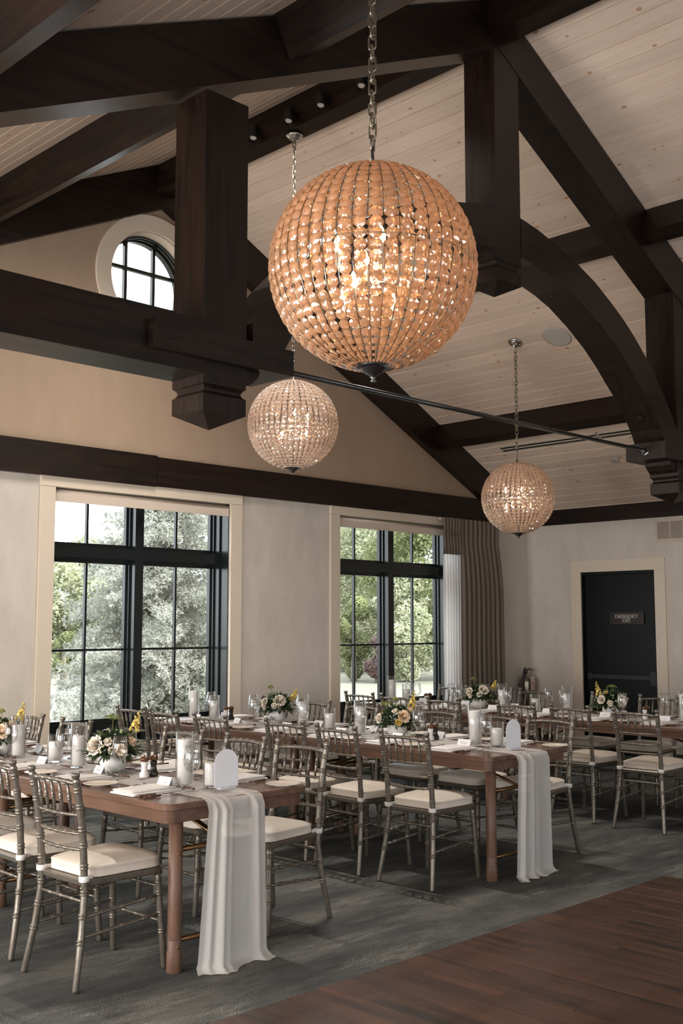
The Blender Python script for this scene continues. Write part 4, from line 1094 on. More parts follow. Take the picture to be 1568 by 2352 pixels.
# ------------------------------------------------------------------ runners
def runner(x0, x1, yend, label, seed, yfar=7.95):
    rnd = random.Random(seed); t = empty('table_runner', ((x0 + x1) / 2, yend, TT)); tag(t, label, 'table runner', 'chiffon table runners')
    NX = 44; Wd = x1 - x0
    fo = [(rnd.uniform(.05, .95), rnd.uniform(.020, .045), rnd.uniform(.004, .017) * rnd.choice((1, 1, -.6))) for _ in range(7)]
    rows_ = []
    # top
    ys = [yfar + (yend + .03 - yfar) * i / 60 for i in range(61)]
    for y in ys:
        near = math.exp(-(y - yend) / .25)
        row = []
        for i in range(NX + 1):
            u = i / NX; ax = x0 + Wd * u + .012 * math.sin(y * 2.3 + seed)
            z = TT + .0022 + .0012 * (1 + math.sin(u * 16 + y * 3.1)) + .0008 * (1 + math.sin(y * 23 + u * 5))
            for (c, w_, a) in fo: z += max(0, a) * .30 * math.exp(-((u - c - .05 * math.sin(y)) / (w_ * 1.2)) ** 2) * (.25 + .75 * near)
            row.append((ax, y, z))
        rows_.append(row)
    # over the edge and down to the floor
    L = TT + .03
    for j in range(1, 47):
        s = j / 46; row = []
        drop = s * (TT + .005); k = min(1, drop / .05)
        for i in range(NX + 1):
            u = i / NX
            spread = 1 + .20 * s + (.12 if s > .93 else 0) * (s - .93) / .07
            xx = (x0 + x1) / 2 + (u - .5) * Wd * spread - .02 * s
            out = .030 * k + .012
            for (c, w_, a) in fo: out += a * (1.4 + .5 * s) * math.exp(-((u - c) / (w_ * (1.1 + .6 * s))) ** 2) * k
            out += .012 * s * math.sin(u * 11 + seed) * k
            z = TT + .004 - drop + (.010 * (1 - k))
            if s > .955:
                q_ = (s - .955) / .045; out += q_ * (.045 + .010 * math.sin(u * 9 + seed)); z = max(.0065 + .004 * abs(math.sin(u * 13 + seed)) * q_, z)
            row.append((xx, yend - out, max(z, .006)))
        rows_.append(row)
    g = G(); g.bands(rows_, closed=False); o = g.build('cloth', M['chiffon'], t); o.location = -t.location
runner(3.245, 3.585, 4.165, 'long ivory chiffon runner on the front row, pooling on the carpet', 4)
runner(5.765, 6.105, 4.225, 'long ivory chiffon runner on the middle row, trailing to the floor', 8)
runner(8.43, 8.81, 4.235, 'long ivory chiffon runner on the row beside the exit door', 13)

# ------------------------------------------------------------------ table-top things
ZT = TT + .006
def wine_glass():
    t = empty('wine_glass')
    G().lathe([(.002, .0), (.034, .0005), (.034, .0015), (.010, .004), (.0045, .010)], 22).build('foot', M['glass'], t)
    G().lathe([(.0042, .010), (.0035, .05), (.0045, .088)], 10, cap0=False, cap1=False).build('stem', M['glass'], t)
    G().lathe([(.0045, .088), (.018, .094), (.032, .107), (.0405, .127), (.0425, .148), (.0400, .180), (.0345, .222), (.0335, .222), (.0390, .180), (.0414, .148), (.0395, .128), (.031, .109), (.016, .0965), (.002, .094)], 26, cap0=False).build('bowl', M['glass'], t)
    index_children(t); return t
def plate_():
    t = empty('bread_plate')
    G().lathe([(.048, 0), (.050, .002), (.052, .004), (.075, .009), (.090, .014), (.0905, .0155), (.088, .016), (.070, .0105), (.055, .006), (.045, .0055), (.001, .0055)], 36, cap1=False).build('dish', M['porcelain'], t)
    index_children(t); return t
def napkin_():
    t = empty('napkin'); rnd = random.Random(2)
    for k, (dx, dy, w_, l_, h0, th_) in enumerate(((0, 0, .200, .300, .0005, .007), (.004, -.006, .185, .288, .008, .006), (-.004, .010, .165, .275, .0145, .007))):
        q = G(); base = rounded(-l_ / 2 + dx, l_ / 2 + dx, -w_ / 2 + dy, w_ / 2 + dy, .012, 3)
        rings = []
        for z, s_ in ((h0, .985), (h0 + th_ * .5, 1.0), (h0 + th_, .985), (h0 + th_ + .0004, .6), (h0 + th_ + .0004, .1)):
            rings.append([(x * s_, y * s_, z + .0018 * math.sin(x * 23 + k) * (1 if z > h0 + .001 else 0)) for x, y in base])
        q.bands(rings); q.build('fold', M['linen'], t)
    index_children(t); return t
def knife_():
    t = empty('table_knife')
    G().tube([(-.13, 0, .006), (-.128, 0, .006), (-.09, 0, .0062), (-.035, 0, .006), (-.03, 0, .006)], [.003, .0065, .006, .005, .003], 8).build('handle', M['copper'], t, label='dark rosewood handle')
    q = G(); q.prism([(-.032, -.004), (.05, -.008), (.095, -.009), (.115, -.003), (.122, .004), (.0, .006), (-.032, .004)], .0045, .0065, 'z'); q.build('blade', M['silver'], t)
    index_children(t); return t
def fork_():
    t = empty('table_fork')
    G().tube([(-.115, 0, .006), (-.113, 0, .006), (-.08, 0, .006), (-.03, 0, .006), (-.025, 0, .006)], [.003, .006, .0055, .0045, .003], 8).build('handle', M['copper'], t, label='dark rosewood handle')
    G().tube([(-.028, 0, .006), (.0, 0, .008), (.030, 0, .014), (.045, 0, .012)], [.003, .0026, .003, .004], 6).build('neck', M['silver'], t)
    q = G(); q.prism([(.040, -.006), (.052, -.0125), (.062, -.0125), (.062, .0125), (.052, .0125), (.040, .006)], .0105, .0125, 'z')
    for y in (-.0105, -.0035, .0035, .0105): q.tube([(.060, y, .0115), (.085, y, .011), (.107, y, .015)], [.0018, .0016, .001], 5)
    q.build('tines', M['silver'], t)
    index_children(t); return t
def spoon_():
    t = empty('dessert_spoon')
    G().tube([(.145, 0, .006), (.142, 0, .006), (.10, 0, .006), (.045, 0, .006)], [.003, .006, .005, .003], 8).build('handle', M['copper'], t, label='dark rosewood handle')
    G().tube([(.05, 0, .006), (.0, 0, .010), (-.04, 0, .012)], [.003, .0025, .003], 6).build('neck', M['silver'], t)
    q = G(); rings = []
    for k in range(7):
        a = k / 6; rr = math.sin(a * PI / 2); rings.append([(-.065 + .030 * rr * math.cos(u), .018 * rr * math.sin(u), .003 + .010 * rr ** 2.2) for u in [2 * PI * i / 16 for i in range(16)]])
    rings[0] = [(-.065 + .001 * math.cos(2 * PI * i / 16), .001 * math.sin(2 * PI * i / 16), .003) for i in range(16)]
    q.bands(rings, True, True, True, False); q.build('spoon_bowl', M['silver'], t)
    index_children(t); return t
def card_(kind=0):
    t = empty('place_card'); rnd = random.Random(kind * 7 + 1)
    q = G(); w_, h_, d_ = .048, .052, .026
    # two leaning leaves joined at the fold, each a thin board
    for s in (-1, 1):
        q.add([(s * d_, -w_, 0), (s * d_, w_, 0), (0, w_, h_), (0, -w_, h_), (s * (d_ - .001), -w_, 0), (s * (d_ - .001), w_, 0), (0, w_, h_ - .0012), (0, -w_, h_ - .0012)], [(0, 1, 2, 3), (7, 6, 5, 4), (0, 4, 5, 1), (0, 3, 7, 4), (1, 5, 6, 2), (2, 6, 7, 3)])
    q.build('folded_card', M['card'], t)
    q = G(); pts = []
    for i in range(26):
        u = i / 25; y = .026 - u * .052; zz = .030 + .0055 * math.sin(u * 26 + kind) + (.008 if i in (3, 4) else 0) - (.006 if i == 17 else 0)
        x = -d_ * (1 - zz / h_) - .0009; pts.append((x, y, zz))
    q.tube(pts, .0005, 4); q.build('handwriting', M['ink'], t)
    index_children(t); return t
def mill_(top, body, nm):
    t = empty(nm)
    G().lathe([(.024, 0), (.0255, .003), (.0255, .022), (.018, .034), (.0155, .055), (.019, .070), (.020, .082), (.012, .084)], 20).build('body', body, t)
    G().lathe([(.012, .0845), (.020, .086), (.0255, .094), (.024, .104), (.015, .110), (.005, .112), (.005, .116), (.001, .117)], 20).build('wooden_cap', top, t, label='varnished brown wooden cap')
    index_children(t); return t
def vase_(h_, r_=.047):
    t = empty('cylinder_vase')
    G().lathe([(r_ - .002, 0), (r_, .002), (r_, h_ - .001), (r_ - .001, h_), (r_ - .0025, h_ - .001), (r_ - .0025, .012), (.001, .011)], 30).build('glass_wall', M['glass'], t)
    index_children(t); return t
def candle_(h_, r_=.0375):
    t = empty('pillar_candle')
    G().lathe([(r_ - .001, 0), (r_, .002), (r_, h_ - .004), (r_ - .003, h_), (r_ - .010, h_ - .003), (.001, h_ - .004)], 26).build('wax', M['wax'], t)
    G().tube([(0, 0, h_ - .006), (.001, 0, h_ + .003), (.003, 0, h_ + .008)], .0009, 5).build('wick', M['ink'], t)
    index_children(t); return t
PROTO = {}
def put(kind, maker, name, loc, rz, label, cat, group):
    if kind not in PROTO:
        o = maker(); PROTO[kind] = o; o.location = loc; o.rotation_euler = (0, 0, rz); tag(o, label, cat, group); return o
    o = copy_tree(PROTO[kind], loc, rz, label, group); o['category'] = cat; return o

def place(row, sd_, k, x_edge, yc, jit, nmax):
    s = 1 if sd_ == 'L' else -1           # diner faces +x for L; right hand = -y
    where_ = '%s, %s' % (['seat nearest open end', 'second seat from open end', 'third seat from open end', 'fourth seat from open end', 'fifth seat from open end', 'seat nearest the windows'][k], sidename[row, sd_])
    rz0 = 0 if s == 1 else PI
    r = random.Random(hash((row == 'front', row == 'rear', sd_ == 'L', k)) & 0xffff)
    def P(u, v): return (x_edge + s * u, yc - s * v, ZT)
    def j(a): return r.uniform(-a, a)
    on = TT + .0012
    def Pt(u, v, z=on): p = P(u, v); return (p[0], p[1], z)
    put('napkin', napkin_, 'napkin', Pt(.165 + j(.008), j(.012)), rz0 + j(.08), 'folded white linen napkin, ' + where_, 'napkin', 'folded napkins')
    put('knife', knife_, 'table_knife', Pt(.165, .128 + j(.005)), rz0 + j(.04), 'knife beside the napkin, ' + where_, 'knife', 'inner table knives')
    put('knife', knife_, 'table_knife', Pt(.160, .178 + j(.006)), rz0 + j(.05), 'outer knife away from napkin, ' + where_, 'knife', 'outer table knives')
    put('fork', fork_, 'table_fork', Pt(.175, -.150 + j(.006)), rz0 + .22 + j(.06), 'fork with dark handle, ' + where_, 'fork', 'table forks')
    put('plate', plate_, 'bread_plate', Pt(.125 + j(.01), -.335 + j(.008)), 0, 'small cream bread plate, ' + where_, 'plate', 'bread plates')
    put('spoon', spoon_, 'dessert_spoon', Pt(.352, .02 + j(.02), ZT + .001), rz0 + (-PI / 2) + j(.1), 'dessert spoon above the napkin, ' + where_, 'spoon', 'dessert spoons')
    put('card%d' % (k % 3), lambda: card_(k % 3), 'place_card', Pt(.300, -.012 + j(.012), ZT + .0005), rz0 + j(.2), 'white tent name card, ' + where_, 'name card', 'place cards')
    put('glass', wine_glass, 'wine_glass', Pt(.315 + j(.012), .165 + j(.015), ZT + .001), 0, 'clear stemmed wine glass, ' + where_, 'wine glass', 'wine glasses')
seats = {('front', 'L'): (3.03, [4.57, 5.17, 5.78, 6.38]), ('front', 'R'): (3.93, [4.57, 5.17, 5.78, 6.38, 6.95, 7.52]),
         ('middle', 'L'): (5.52, [4.66, 5.24, 5.81, 6.42, 7.02, 7.58]), ('middle', 'R'): (6.42, [4.60, 5.15, 5.78, 6.40, 7.02, 7.58]),
         ('rear', 'L'): (8.17, [4.62, 5.20, 5.80, 6.42, 7.02, 7.58]), ('rear', 'R'): (9.07, [4.62, 5.24, 5.82, 6.42, 7.02, 7.58])}
for (row, sd_), (xe, ys) in seats.items():
    for k, yc in enumerate(ys): place(row, sd_, k, xe, yc, 0, len(ys))

# candles in glass cylinders: (row, x, y, glass height, candle height, words)
VAS = [('front', 3.425, 4.56, .272, .222, 'tall', 'behind the arched sign on the front row'), ('front', 3.50, 4.43, .161, .107, 'short', 'beside the arched sign on the front row'),
 ('front', 3.437, 5.585, .252, .165, 'medium', 'beyond the bouquet on the front row'), ('front', 3.47, 5.90, .161, .107, 'short', 'between two bouquets on the front row'), ('front', 3.43, 6.27, .252, .185, 'medium', 'beside the far bouquet on the front row'),
 ('middle', 5.93, 4.66, .272, .222, 'tall', 'near the open end of the middle row'), ('middle', 6.015, 4.54, .161, .107, 'short', 'beside the arched sign on the middle row'),
 ('middle', 5.97, 5.78, .252, .185, 'medium', 'beyond the nearest bouquet on the middle row'), ('middle', 6.06, 6.20, .161, .107, 'short', 'midway along the middle row'), ('middle', 6.08, 6.53, .252, .185, 'medium', 'in front of the far bouquet on the middle row'),
 ('middle', 6.02, 7.60, .200, .140, 'medium', 'in front of the spruce window on the middle row'), ('middle', 5.95, 7.80, .272, .222, 'tall', 'against the spruce window on the middle row'),
 ('rear', 8.60, 4.53, .272, .222, 'tall', 'at the open end of the row beside the exit door'), ('rear', 8.64, 5.71, .252, .170, 'medium', 'beyond the bouquet before the exit door'), ('rear', 8.66, 6.08, .161, .107, 'short', 'midway along the row beside the exit door'),
 ('rear', 8.60, 6.42, .252, .175, 'medium', 'beside the curtain side bouquet'), ('rear', 8.63, 7.68, .200, .130, 'medium', 'in front of the curtained window, lower of the two'), ('rear', 8.60, 7.86, .272, .222, 'tall', 'in front of the curtained window, taller of the two')]
for row, x_, y_, vh, chh, adj, wh in VAS:
    put('vase%.3f' % vh, lambda: vase_(vh), 'cylinder_vase', (x_, y_, ZT + .0008), 0, '%s clear glass cylinder %s' % (adj, wh), 'glass cylinder', 'candle cylinders')
    put('candle%.3f' % chh, lambda: candle_(chh), 'pillar_candle', (x_, y_, ZT + .0132), 0, 'white candle in %s cylinder %s' % (adj, wh), 'candle', 'pillar candles')
for row, x_, y_, wh in (('front', 3.455, 4.955, 'on the front row'), ('middle', 5.985, 5.10, 'near the open end of the middle row'), ('middle', 6.02, 7.44, 'toward the window end of the middle row'), ('rear', 8.60, 4.90, 'near the open end of the row beside the exit door'), ('rear', 8.62, 7.40, 'toward the curtained window in the rear')):
    put('salt', lambda: mill_(M['mill_top'], M['salt'], 'salt_mill'), 'salt_mill', (x_, y_, ZT + .001), 0, 'brown capped white salt mill ' + wh, 'salt mill', 'salt mills')
    put('pepper', lambda: mill_(M['mill_top'], M['pepper'], 'pepper_mill'), 'pepper_mill', (x_ + .068, y_ + .012, ZT + .001), 0, 'brown capped black pepper mill ' + wh, 'pepper mill', 'pepper mills')

# arched frosted signs
for x_, y_, nm in ((3.515, 4.335, 'front row'), (5.935, 4.345, 'middle row')):
    s = empty('table_sign', (x_, y_, ZT), R(-6), 'arched frosted acrylic table sign at the end of the ' + nm, 'sign', 'arched table signs')
    w_ = .070; hh = .195
    pts = [(-w_, .010), (w_, .010)] + [(w_ * math.cos(a), hh - w_ + w_ * math.sin(a)) for a in [PI * i / 20 for i in range(21)]]
    G().prism(pts, -.0015, .0015).build('arched_panel', M['acrylic'], s)
    G().box(-.045, .045, -.018, .018, 0.001, .012).build('base', M['acrylic'], s)
    text_mesh('lettering', 'TABLE', .014, M['card'], s, (0, -.0022, .142), (PI / 2, 0, 0), .0003)

# flower arrangements --------------------------------------------------
def rose_mesh(name, mat, r, layers, seed, ruffle=.0):
    rnd = random.Random(seed); g = G()
    g.lathe([(r * .18, -.1 * r), (r * .32, .1 * r), (r * .22, .55 * r), (r * .04, .62 * r)], 8)
    for L in range(layers):
        f = (L + 1) / layers; n = 4 + L; rr = r * (.25 + .75 * f); tilt = .15 + .75 * f
        for i in range(n):
            a = 2 * PI * i / n + L * .7 + rnd.uniform(-.15, .15); ww = 2.4 * PI / n * .5
            vs = []
            NU, NV = 5, 4
            for v_ in range(NV):
                tv = v_ / (NV - 1)
                for u_ in range(NU):
                    tu = (u_ / (NU - 1) - .5) * 2
                    ang = a + tu * ww * (.55 + .45 * math.sin(PI * min(1, tv * .9 + .1)))
                    rad = rr * (.35 + .65 * tv * (math.sin(tilt) * .9 + .25)) + .04 * r * (1 - abs(tu)) + rnd.uniform(-1, 1) * ruffle * r * tv
                    zz = r * (-.25 + 1.05 * tv * (1 - .62 * f) + .12 * (1 - tu * tu) * tv) - .10 * r * (tv ** 3) * f * 2 + rnd.uniform(-1, 1) * ruffle * r * tv
                    vs.append((rad * math.cos(ang), rad * math.sin(ang), zz))
            g.add(vs, [(v_ * NU + u_, v_ * NU + u_ + 1, (v_ + 1) * NU + u_ + 1, (v_ + 1) * NU + u_) for v_ in range(NV - 1) for u_ in range(NU - 1)], True)
    return g.mesh(name, mat)
ROSE_W = rose_mesh('rose', M['petal_white'], .045, 7, 1); ROSE_P = rose_mesh('rose', M['petal_peach'], .043, 7, 2)
RAN_Y = rose_mesh('ranunculus', M['petal_yellow'], .022, 5, 3); CARN = rose_mesh('carnation', M['petal_peach'], .030, 5, 4, .09); ROSE_S = rose_mesh('rose', M['petal_white'], .024, 4, 6)
def leaf_blade(g, p, d, L, Wd, rnd, droop=.3):
    d = d.normalized(); side = d.cross(Vector((0, 0, 1)));
    if side.length < .1: side = Vector((1, 0, 0))
    side.normalize(); up = side.cross(d)
    side = (side + up * rnd.uniform(-.6, .6)).normalized()
    pts = []
    for t, wv in ((0, .08), (.3, .9), (.6, .85), (1, .02)):
        c = p + d * (L * t) - Vector((0, 0, 1)) * (droop * L * t * t)
        pts += [c - side * Wd * wv * .5, c + up * Wd * .12 * wv, c + side * Wd * wv * .5]
    g.add(pts, [(i * 3 + j, i * 3 + j + 1, (i + 1) * 3 + j + 1, (i + 1) * 3 + j) for i in range(3) for j in range(2)], True)
def bouquet(x_, y_, seed, label, variant):
    rnd = random.Random(seed); t = empty('flower_arrangement', (x_, y_, ZT + .001), 0, label, 'flower arrangement', 'white bowls of flowers'); t.scale = (1.1, 1.1, 1.1)
    G().lathe([(.034, 0), (.040, .002), (.058, .020), (.066, .045), (.064, .072), (.058, .088), (.055, .088), (.060, .070), (.061, .045), (.052, .022), (.001, .010)], 30).build('bowl', M['white_bowl'], t)
    g = G()
    for i in range(680):
        a = rnd.uniform(0, 2 * PI); el = rnd.uniform(-.45, 1.35)
        d = Vector((math.cos(a) * math.cos(el), math.sin(a) * math.cos(el), math.sin(el)))
        r0 = rnd.uniform(.035, .112); p = Vector((0, 0, .105)) + Vector((d.x * r0 * 1.15, d.y * r0 * 1.15, d.z * r0 * .8))
        if p.z < .088: p.z = .088 + rnd.uniform(0, .01); 
        d2 = (d + Vector((rnd.uniform(-.5, .5), rnd.uniform(-.5, .5), rnd.uniform(-.3, .5)))).normalized()
        if d2.z < -.35: d2.z = -.35
        if Vector((p.x, p.y)).length < .066 and d2.z < .1: d2.z = .15
        leaf_blade(g, p, d2, rnd.uniform(.032, .066), rnd.uniform(.011, .019), rnd, rnd.uniform(.05, .4))
    for i in range(9):   # sprigs reaching out past the rim
        a = rnd.uniform(0, 2 * PI); base = Vector((math.cos(a) * .07, math.sin(a) * .07, .095)); dr_ = Vector((math.cos(a), math.sin(a), rnd.uniform(-.2, .7))).normalized()
        Ls = rnd.uniform(.06, .12); g.tube([base, base + dr_ * Ls * .5 + Vector((0, 0, .004)), base + dr_ * Ls], .0011, 4)
        for k in range(7):
            p = base + dr_ * Ls * (k + 1) / 7; s_ = 1 if k % 2 else -1
            sd = dr_.cross(Vector((0, 0, 1))).normalized() * s_
            leaf_blade(g, p, (dr_ * .6 + sd), rnd.uniform(.022, .036), .010, rnd, .25)
    g.build('foliage', M['leaf_dark'], t, kind='stuff')
    def flower(me, a, el, r_, nm, sc=1.0):
        d = Vector((math.cos(a) * math.cos(el), math.sin(a) * math.cos(el), math.sin(el)))
        o = link(nm, me, t, (d.x * r_ * 1.22, d.y * r_ * 1.22, .112 + d.z * r_ * .9)); o.rotation_euler = d.to_track_quat('Z', 'Y').to_euler(); o.scale = (sc, sc, sc)
    # a faces: camera direction is roughly -135 degrees (towards -x,-y)
    V = variant
    cam_a = R(-135)
    if V == 0:
        F = [(ROSE_W, -.62, .30, .105, 'rose', 1.15), (CARN, .50, .10, .11, 'carnation', 1.05), (ROSE_S, -.05, .55, .10, 'rose', 1), (ROSE_S, .15, 0.05, .10, 'rose', .8), (CARN, 1.1, .45, .11, 'carnation', .9), (ROSE_P, 2.6, .4, .10, 'rose', 1), (ROSE_W, -2.4, .4, .10, 'rose', 1)]
    elif V == 1:
        F = [(ROSE_P, .35, .35, .105, 'rose', 1.05), (RAN_Y, .02, -.05, .115, 'ranunculus', 1.1), (ROSE_S, -.15, .75, .10, 'rose', 1.1), (ROSE_W, -1.15, .15, .11, 'rose', .8), (CARN, .95, .75, .115, 'carnation', .8), (ROSE_W, 2.6, .4, .10, 'rose', 1), (RAN_Y, -2.2, .5, .1, 'ranunculus', 1)]
    elif V == 2:
        F = [(ROSE_W, .25, .60, .105, 'rose', 1.1), (ROSE_S, -.15, .15, .105, 'rose', 1), (ROSE_W, -.95, .40, .105, 'rose', .85), (ROSE_S, -.8, .0, .11, 'rose', .9), (RAN_Y, 1.1, .6, .12, 'ranunculus', .9), (CARN, 2.6, .4, .10, 'carnation', 1), (ROSE_W, -2.4, .4, .10, 'rose', 1)]
    else:
        F = [(ROSE_W, .55, .22, .11, 'rose', 1.15), (ROSE_S, -.25, .0, .11, 'rose', 1.1), (ROSE_W, -.85, .30, .105, 'rose', .85), (RAN_Y, -.6, .9, .12, 'ranunculus', .8), (CARN, 1.2, .3, .11, 'carnation', .8), (ROSE_W, 2.6, .4, .10, 'rose', 1), (ROSE_S, -2.4, .4, .10, 'rose', 1)]
    for me, da, el, r_, nm, sc in F: flower(me, cam_a + da, el, r_, nm, sc)
    # little white, blue and green florets
    for nm, mt, cnt_, rr in (('white_floret', M['card'], 26, .004), ('blue_floret', M['petal_blue'], 10, .005), ('green_floret', M['petal_green'], 12, .010)):
        g = G()
        for i in range(cnt_):
            a = rnd.uniform(0, 2 * PI); el = rnd.uniform(.0, 1.3); d = Vector((math.cos(a) * math.cos(el), math.sin(a) * math.cos(el), math.sin(el)))
            p = Vector((d.x * .128, d.y * .128, .110 + d.z * .105)); T = d.to_track_quat('Z', 'Y').to_matrix().to_4x4(); T.translation = p
            g.lathe([(rr * .3, -rr * .5), (rr, 0), (rr * .75, rr * .4), (rr * .2, rr * .3)], 6, T)
        g.build(nm, mt, t, kind='stuff')
    # green umbel heads on stems and a yellow flower spike
    def umbel(a, r_, z, R_, nm='umbel'):
        q = G(); c = Vector((math.cos(a) * r_, math.sin(a) * r_, z)); q.tube([(c.x * .5, c.y * .5, .12), (c.x * .9, c.y * .9, z - .04), c - Vector((0, 0, .012))], .0014, 5)
        for i in range(90):
            u = rnd.uniform(0, 1) ** .5 * R_; b = rnd.uniform(0, 2 * PI); p = c + Vector((u * math.cos(b), u * math.sin(b), .018 * (1 - (u / R_) ** 2) + rnd.uniform(-.003, .003)))
            q.lathe([(.0010, -.003), (.0032, 0), (.0010, .003)], 5, Matrix.Translation(p))
            if i % 5 == 0: q.tube([c - Vector((0, 0, .012)), p], .0005, 3)
        q.build(nm, M['leaf_light'], t)
    def spike(a, r_, z, H):
        c = Vector((math.cos(a) * r_, math.sin(a) * r_, 0)); top = Vector((c.x * 1.25, c.y * 1.25, z + H))
        q = G(); q.tube([(c.x * .6, c.y * .6, .12), (c.x, c.y, z), top], .0013, 5); o = q.build('flower_spike', M['leaf_light'], t)
        q = G()
        for i in range(14):
            u = i / 13; p = Vector((c.x, c.y, z)).lerp(top, u); s_ = (.013 * (1 - u) + .0045); b = i * 2.4
            off = Vector((math.cos(b), math.sin(b), .3)) * (s_ * .9)
            T = off.to_track_quat('Z', 'Y').to_matrix().to_4x4(); T.translation = p + off
            q.lathe([(s_ * .25, -s_ * .6), (s_ * .5, 0), (s_, s_ * .45), (s_ * .7, s_ * .6), (s_ * .2, .1 * s_)], 6, T)
        q.build('yellow_blossom', M['petal_yellow'], o)
    if V == 0: umbel(R(60), .06, .262, .042); spike(R(-45), .105, .20, .10)
    elif V == 1: umbel(R(165), .085, .215, .040); umbel(R(60), .03, .24, .022); spike(R(-30), .10, .19, .11)
    elif V == 2: umbel(R(150), .055, .255, .026); spike(R(-50), .12, .17, .075)
    else: umbel(R(-15), .02, .235, .040); spike(R(160), .11, .17, .11)
bouquet(3.475, 5.29, 1, 'white bowl of ivory roses and peach carnations, nearest bouquet, front row', 0)
bouquet(3.40, 6.44, 2, 'white bowl of flowers, farther bouquet of the front row', 1)
bouquet(5.985, 5.42, 3, 'white bowl with peach rose and yellow ranunculus, middle row', 1)
bouquet(6.24, 7.02, 4, 'white bowl with ivory rose and green umbel, middle row near window wall', 2)
bouquet(8.67, 5.28, 5, 'white bowl with large ivory rose in front of the exit door', 3)
bouquet(8.63, 6.72, 6, 'white bowl of flowers before the taupe curtain', 2)

# ------------------------------------------------------------------ outdoors
GZ = -.35
g = G(); g.box(-70, 130, YO + .0, 130, GZ - .3, GZ); o = g.build('lawn', M['lawn']); S(o)
def blob_tree(name, x, y, h_, crown, n, leaf, mat, label, seed, trunk=.12, zlow=None, cat='tree'):
    rnd = random.Random(seed); t = empty(name, (x, y, GZ), 0, label, cat, 'trees outside the windows')
    z0 = zlow if zlow is not None else h_ * .3
    G().lathe([(trunk * 1.3, 0), (trunk, .4), (trunk * .5, h_ * .8)], 8).build('trunk', M['bark'], t)
    blobs = []
    for i in range(max(6, int(crown * 9))):
        a = rnd.uniform(0, 2 * PI); zz = z0 + (h_ - z0) * (i + rnd.random()) / max(6, int(crown * 9)); k = math.sin(PI * min(1, max(.12, (zz - z0 * .6) / (h_ - z0 * .6)))) ** .6
        rr = crown * k * rnd.uniform(.25, .85); blobs.append((Vector((rr * math.cos(a), rr * math.sin(a), zz)), crown * rnd.uniform(.22, .42)))
    vs = []; fs = []
    for i in range(int(n * 3.6)):
        c, br = rnd.choice(blobs)
        d = Vector((rnd.gauss(0, 1), rnd.gauss(0, 1), rnd.gauss(0, 1))).normalized(); p = c + d * br * rnd.uniform(.6, 1.05)
        if p.z < .1: p.z = .1
        s_ = leaf * .62 * rnd.uniform(.6, 1.3); u = Vector((rnd.gauss(0, 1), rnd.gauss(0, 1), rnd.gauss(0, .6))).normalized(); v = d.cross(u)
        if v.length < .1: continue
        v.normalize(); b = len(vs); vs += [p - u * s_, p - v * s_ * .55, p + u * s_, p + v * s_ * .55 + d * s_ * .3]; fs.append((b, b + 1, b + 2, b + 3))
    q = G(); q.v = [tuple(p) for p in vs]; q.f = fs; q.sm = [False] * len(fs)
    me = bpy.data.meshes.new('foliage'); me.from_pydata(q.v, [], q.f); me.materials.append(mat); link('foliage', me, t, kind='stuff')
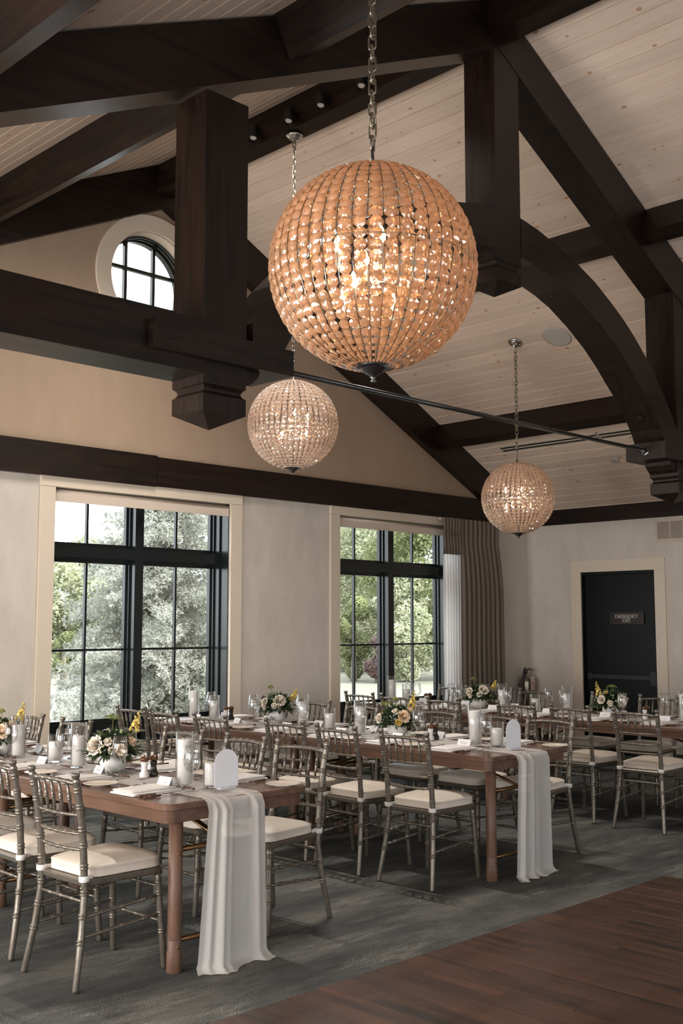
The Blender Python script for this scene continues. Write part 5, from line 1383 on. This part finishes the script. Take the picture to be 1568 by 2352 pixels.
def spruce(x, y, h_, rad, label, seed):
    rnd = random.Random(seed); t = empty('spruce_tree', (x, y, GZ), 0, label, 'tree', 'trees outside the windows')
    G().lathe([(.12, 0), (.10, .4), (.02, h_)], 8).build('trunk', M['bark'], t)
    vs = []; fs = []
    def card(p, u, v, s_):
        b = len(vs); vs.extend([p - u * s_ * .1, p + u * s_ * .5 - v * s_ * .14, p + u * s_, p + u * s_ * .5 + v * s_ * .14]); fs.append((b, b + 1, b + 2, b + 3))
    z = .25
    while z < h_ - .2:
        rr = rad * (1 - z / h_) ** .85 + .1; nb = max(9, int(rr * 14))
        for i in range(nb):
            a = rnd.uniform(0, 2 * PI); L = rr * rnd.uniform(.62, 1.08); zz = z + rnd.uniform(-.12, .12)
            o_ = Vector((math.cos(a), math.sin(a), 0)); sd = Vector((-math.sin(a), math.cos(a), 0))
            m_ = int(L / .075)
            for k in range(int(m_ * .12), m_):
                tt = k / m_; c = o_ * (L * tt) + Vector((0, 0, zz - .22 * L * tt * tt + .10 * L * max(0, tt - .7)))
                spread = .30 * L * (1 - tt) + .07
                for e in range(9):
                    p = c + sd * rnd.uniform(-spread, spread) + Vector((0, 0, rnd.uniform(-.10, .06)))
                    for f_ in range(5):
                        u = (o_ * rnd.uniform(.1, 1.2) + sd * rnd.uniform(-1, 1) + Vector((0, 0, rnd.uniform(-1.0, .7)))).normalized(); v = u.cross(Vector((rnd.gauss(0, 1), rnd.gauss(0, 1), rnd.gauss(0, 1)))).normalized()
                        card(p, u, v, rnd.uniform(.04, .082))
        z += .26
    me = bpy.data.meshes.new('needles'); me.from_pydata([tuple(p) for p in vs], [], fs); me.materials.append(M['spruce']); link('needles', me, t, kind='stuff')
spruce(9.55, 13.05, 6.3, 2.2, 'large pale blue spruce standing close outside the window', 3)
def at(px, depth):
    r = (px - 784) / 2500.0; return (depth * .7066 * (1 + r), depth * .7076 * (1 - r))
for i, (px, dp, h_, cr_, n, leaf, mt, lab) in enumerate([
    (110, 44, 4.6, 2.4, 5000, .13, 'decid', 'pale leafy tree at the lawn edge, farthest from the spruce'),
    (190, 46, 5.2, 2.4, 5000, .13, 'decid', 'leafy tree rising behind the small dark evergreen'),
    (275, 47, 5.4, 2.2, 4500, .13, 'decid', 'leafy tree half hidden behind the spruce'),
    (152, 36, 1.55, .75, 4000, .09, 'decid2', 'small round dark evergreen shrub on the lawn'),
    (775, 50, 6.3, 2.6, 7000, .13, 'decid', 'light green tree by the casing of the curtained window'),
    (850, 46, 7.3, 2.7, 9000, .12, 'decid', 'tall light green tree behind the pink bush'),
    (930, 44, 8.2, 2.9, 10000, .12, 'decid', 'tall bushy tree behind the window mullion'),
    (1010, 40, 8.4, 2.9, 9000, .12, 'decid2', 'darker green tree nearest the white sheer curtain'),
    (812, 38, 2.8, 1.1, 4000, .09, 'decid2', 'rounded green shrub under the light green trees'),
    (868, 37, 1.4, .65, 2600, .09, 'pinkbush', 'pink flowering bush at the lawn edge'),
    (935, 38, 3.6, 1.5, 5000, .10, 'decid', 'broad shrub beneath the tall bushy tree')]):
    xx, yy = at(px, dp)
    nm = 'shrub' if ('shrub' in lab or 'bush' in lab.split() ) else 'leafy_tree'
    blob_tree(nm, xx, yy, h_, cr_, n, leaf, M[mt], lab, 20 + i, trunk=.1, zlow=(.3 if nm == 'shrub' else h_ * .12), cat='shrub' if nm == 'shrub' else 'tree')
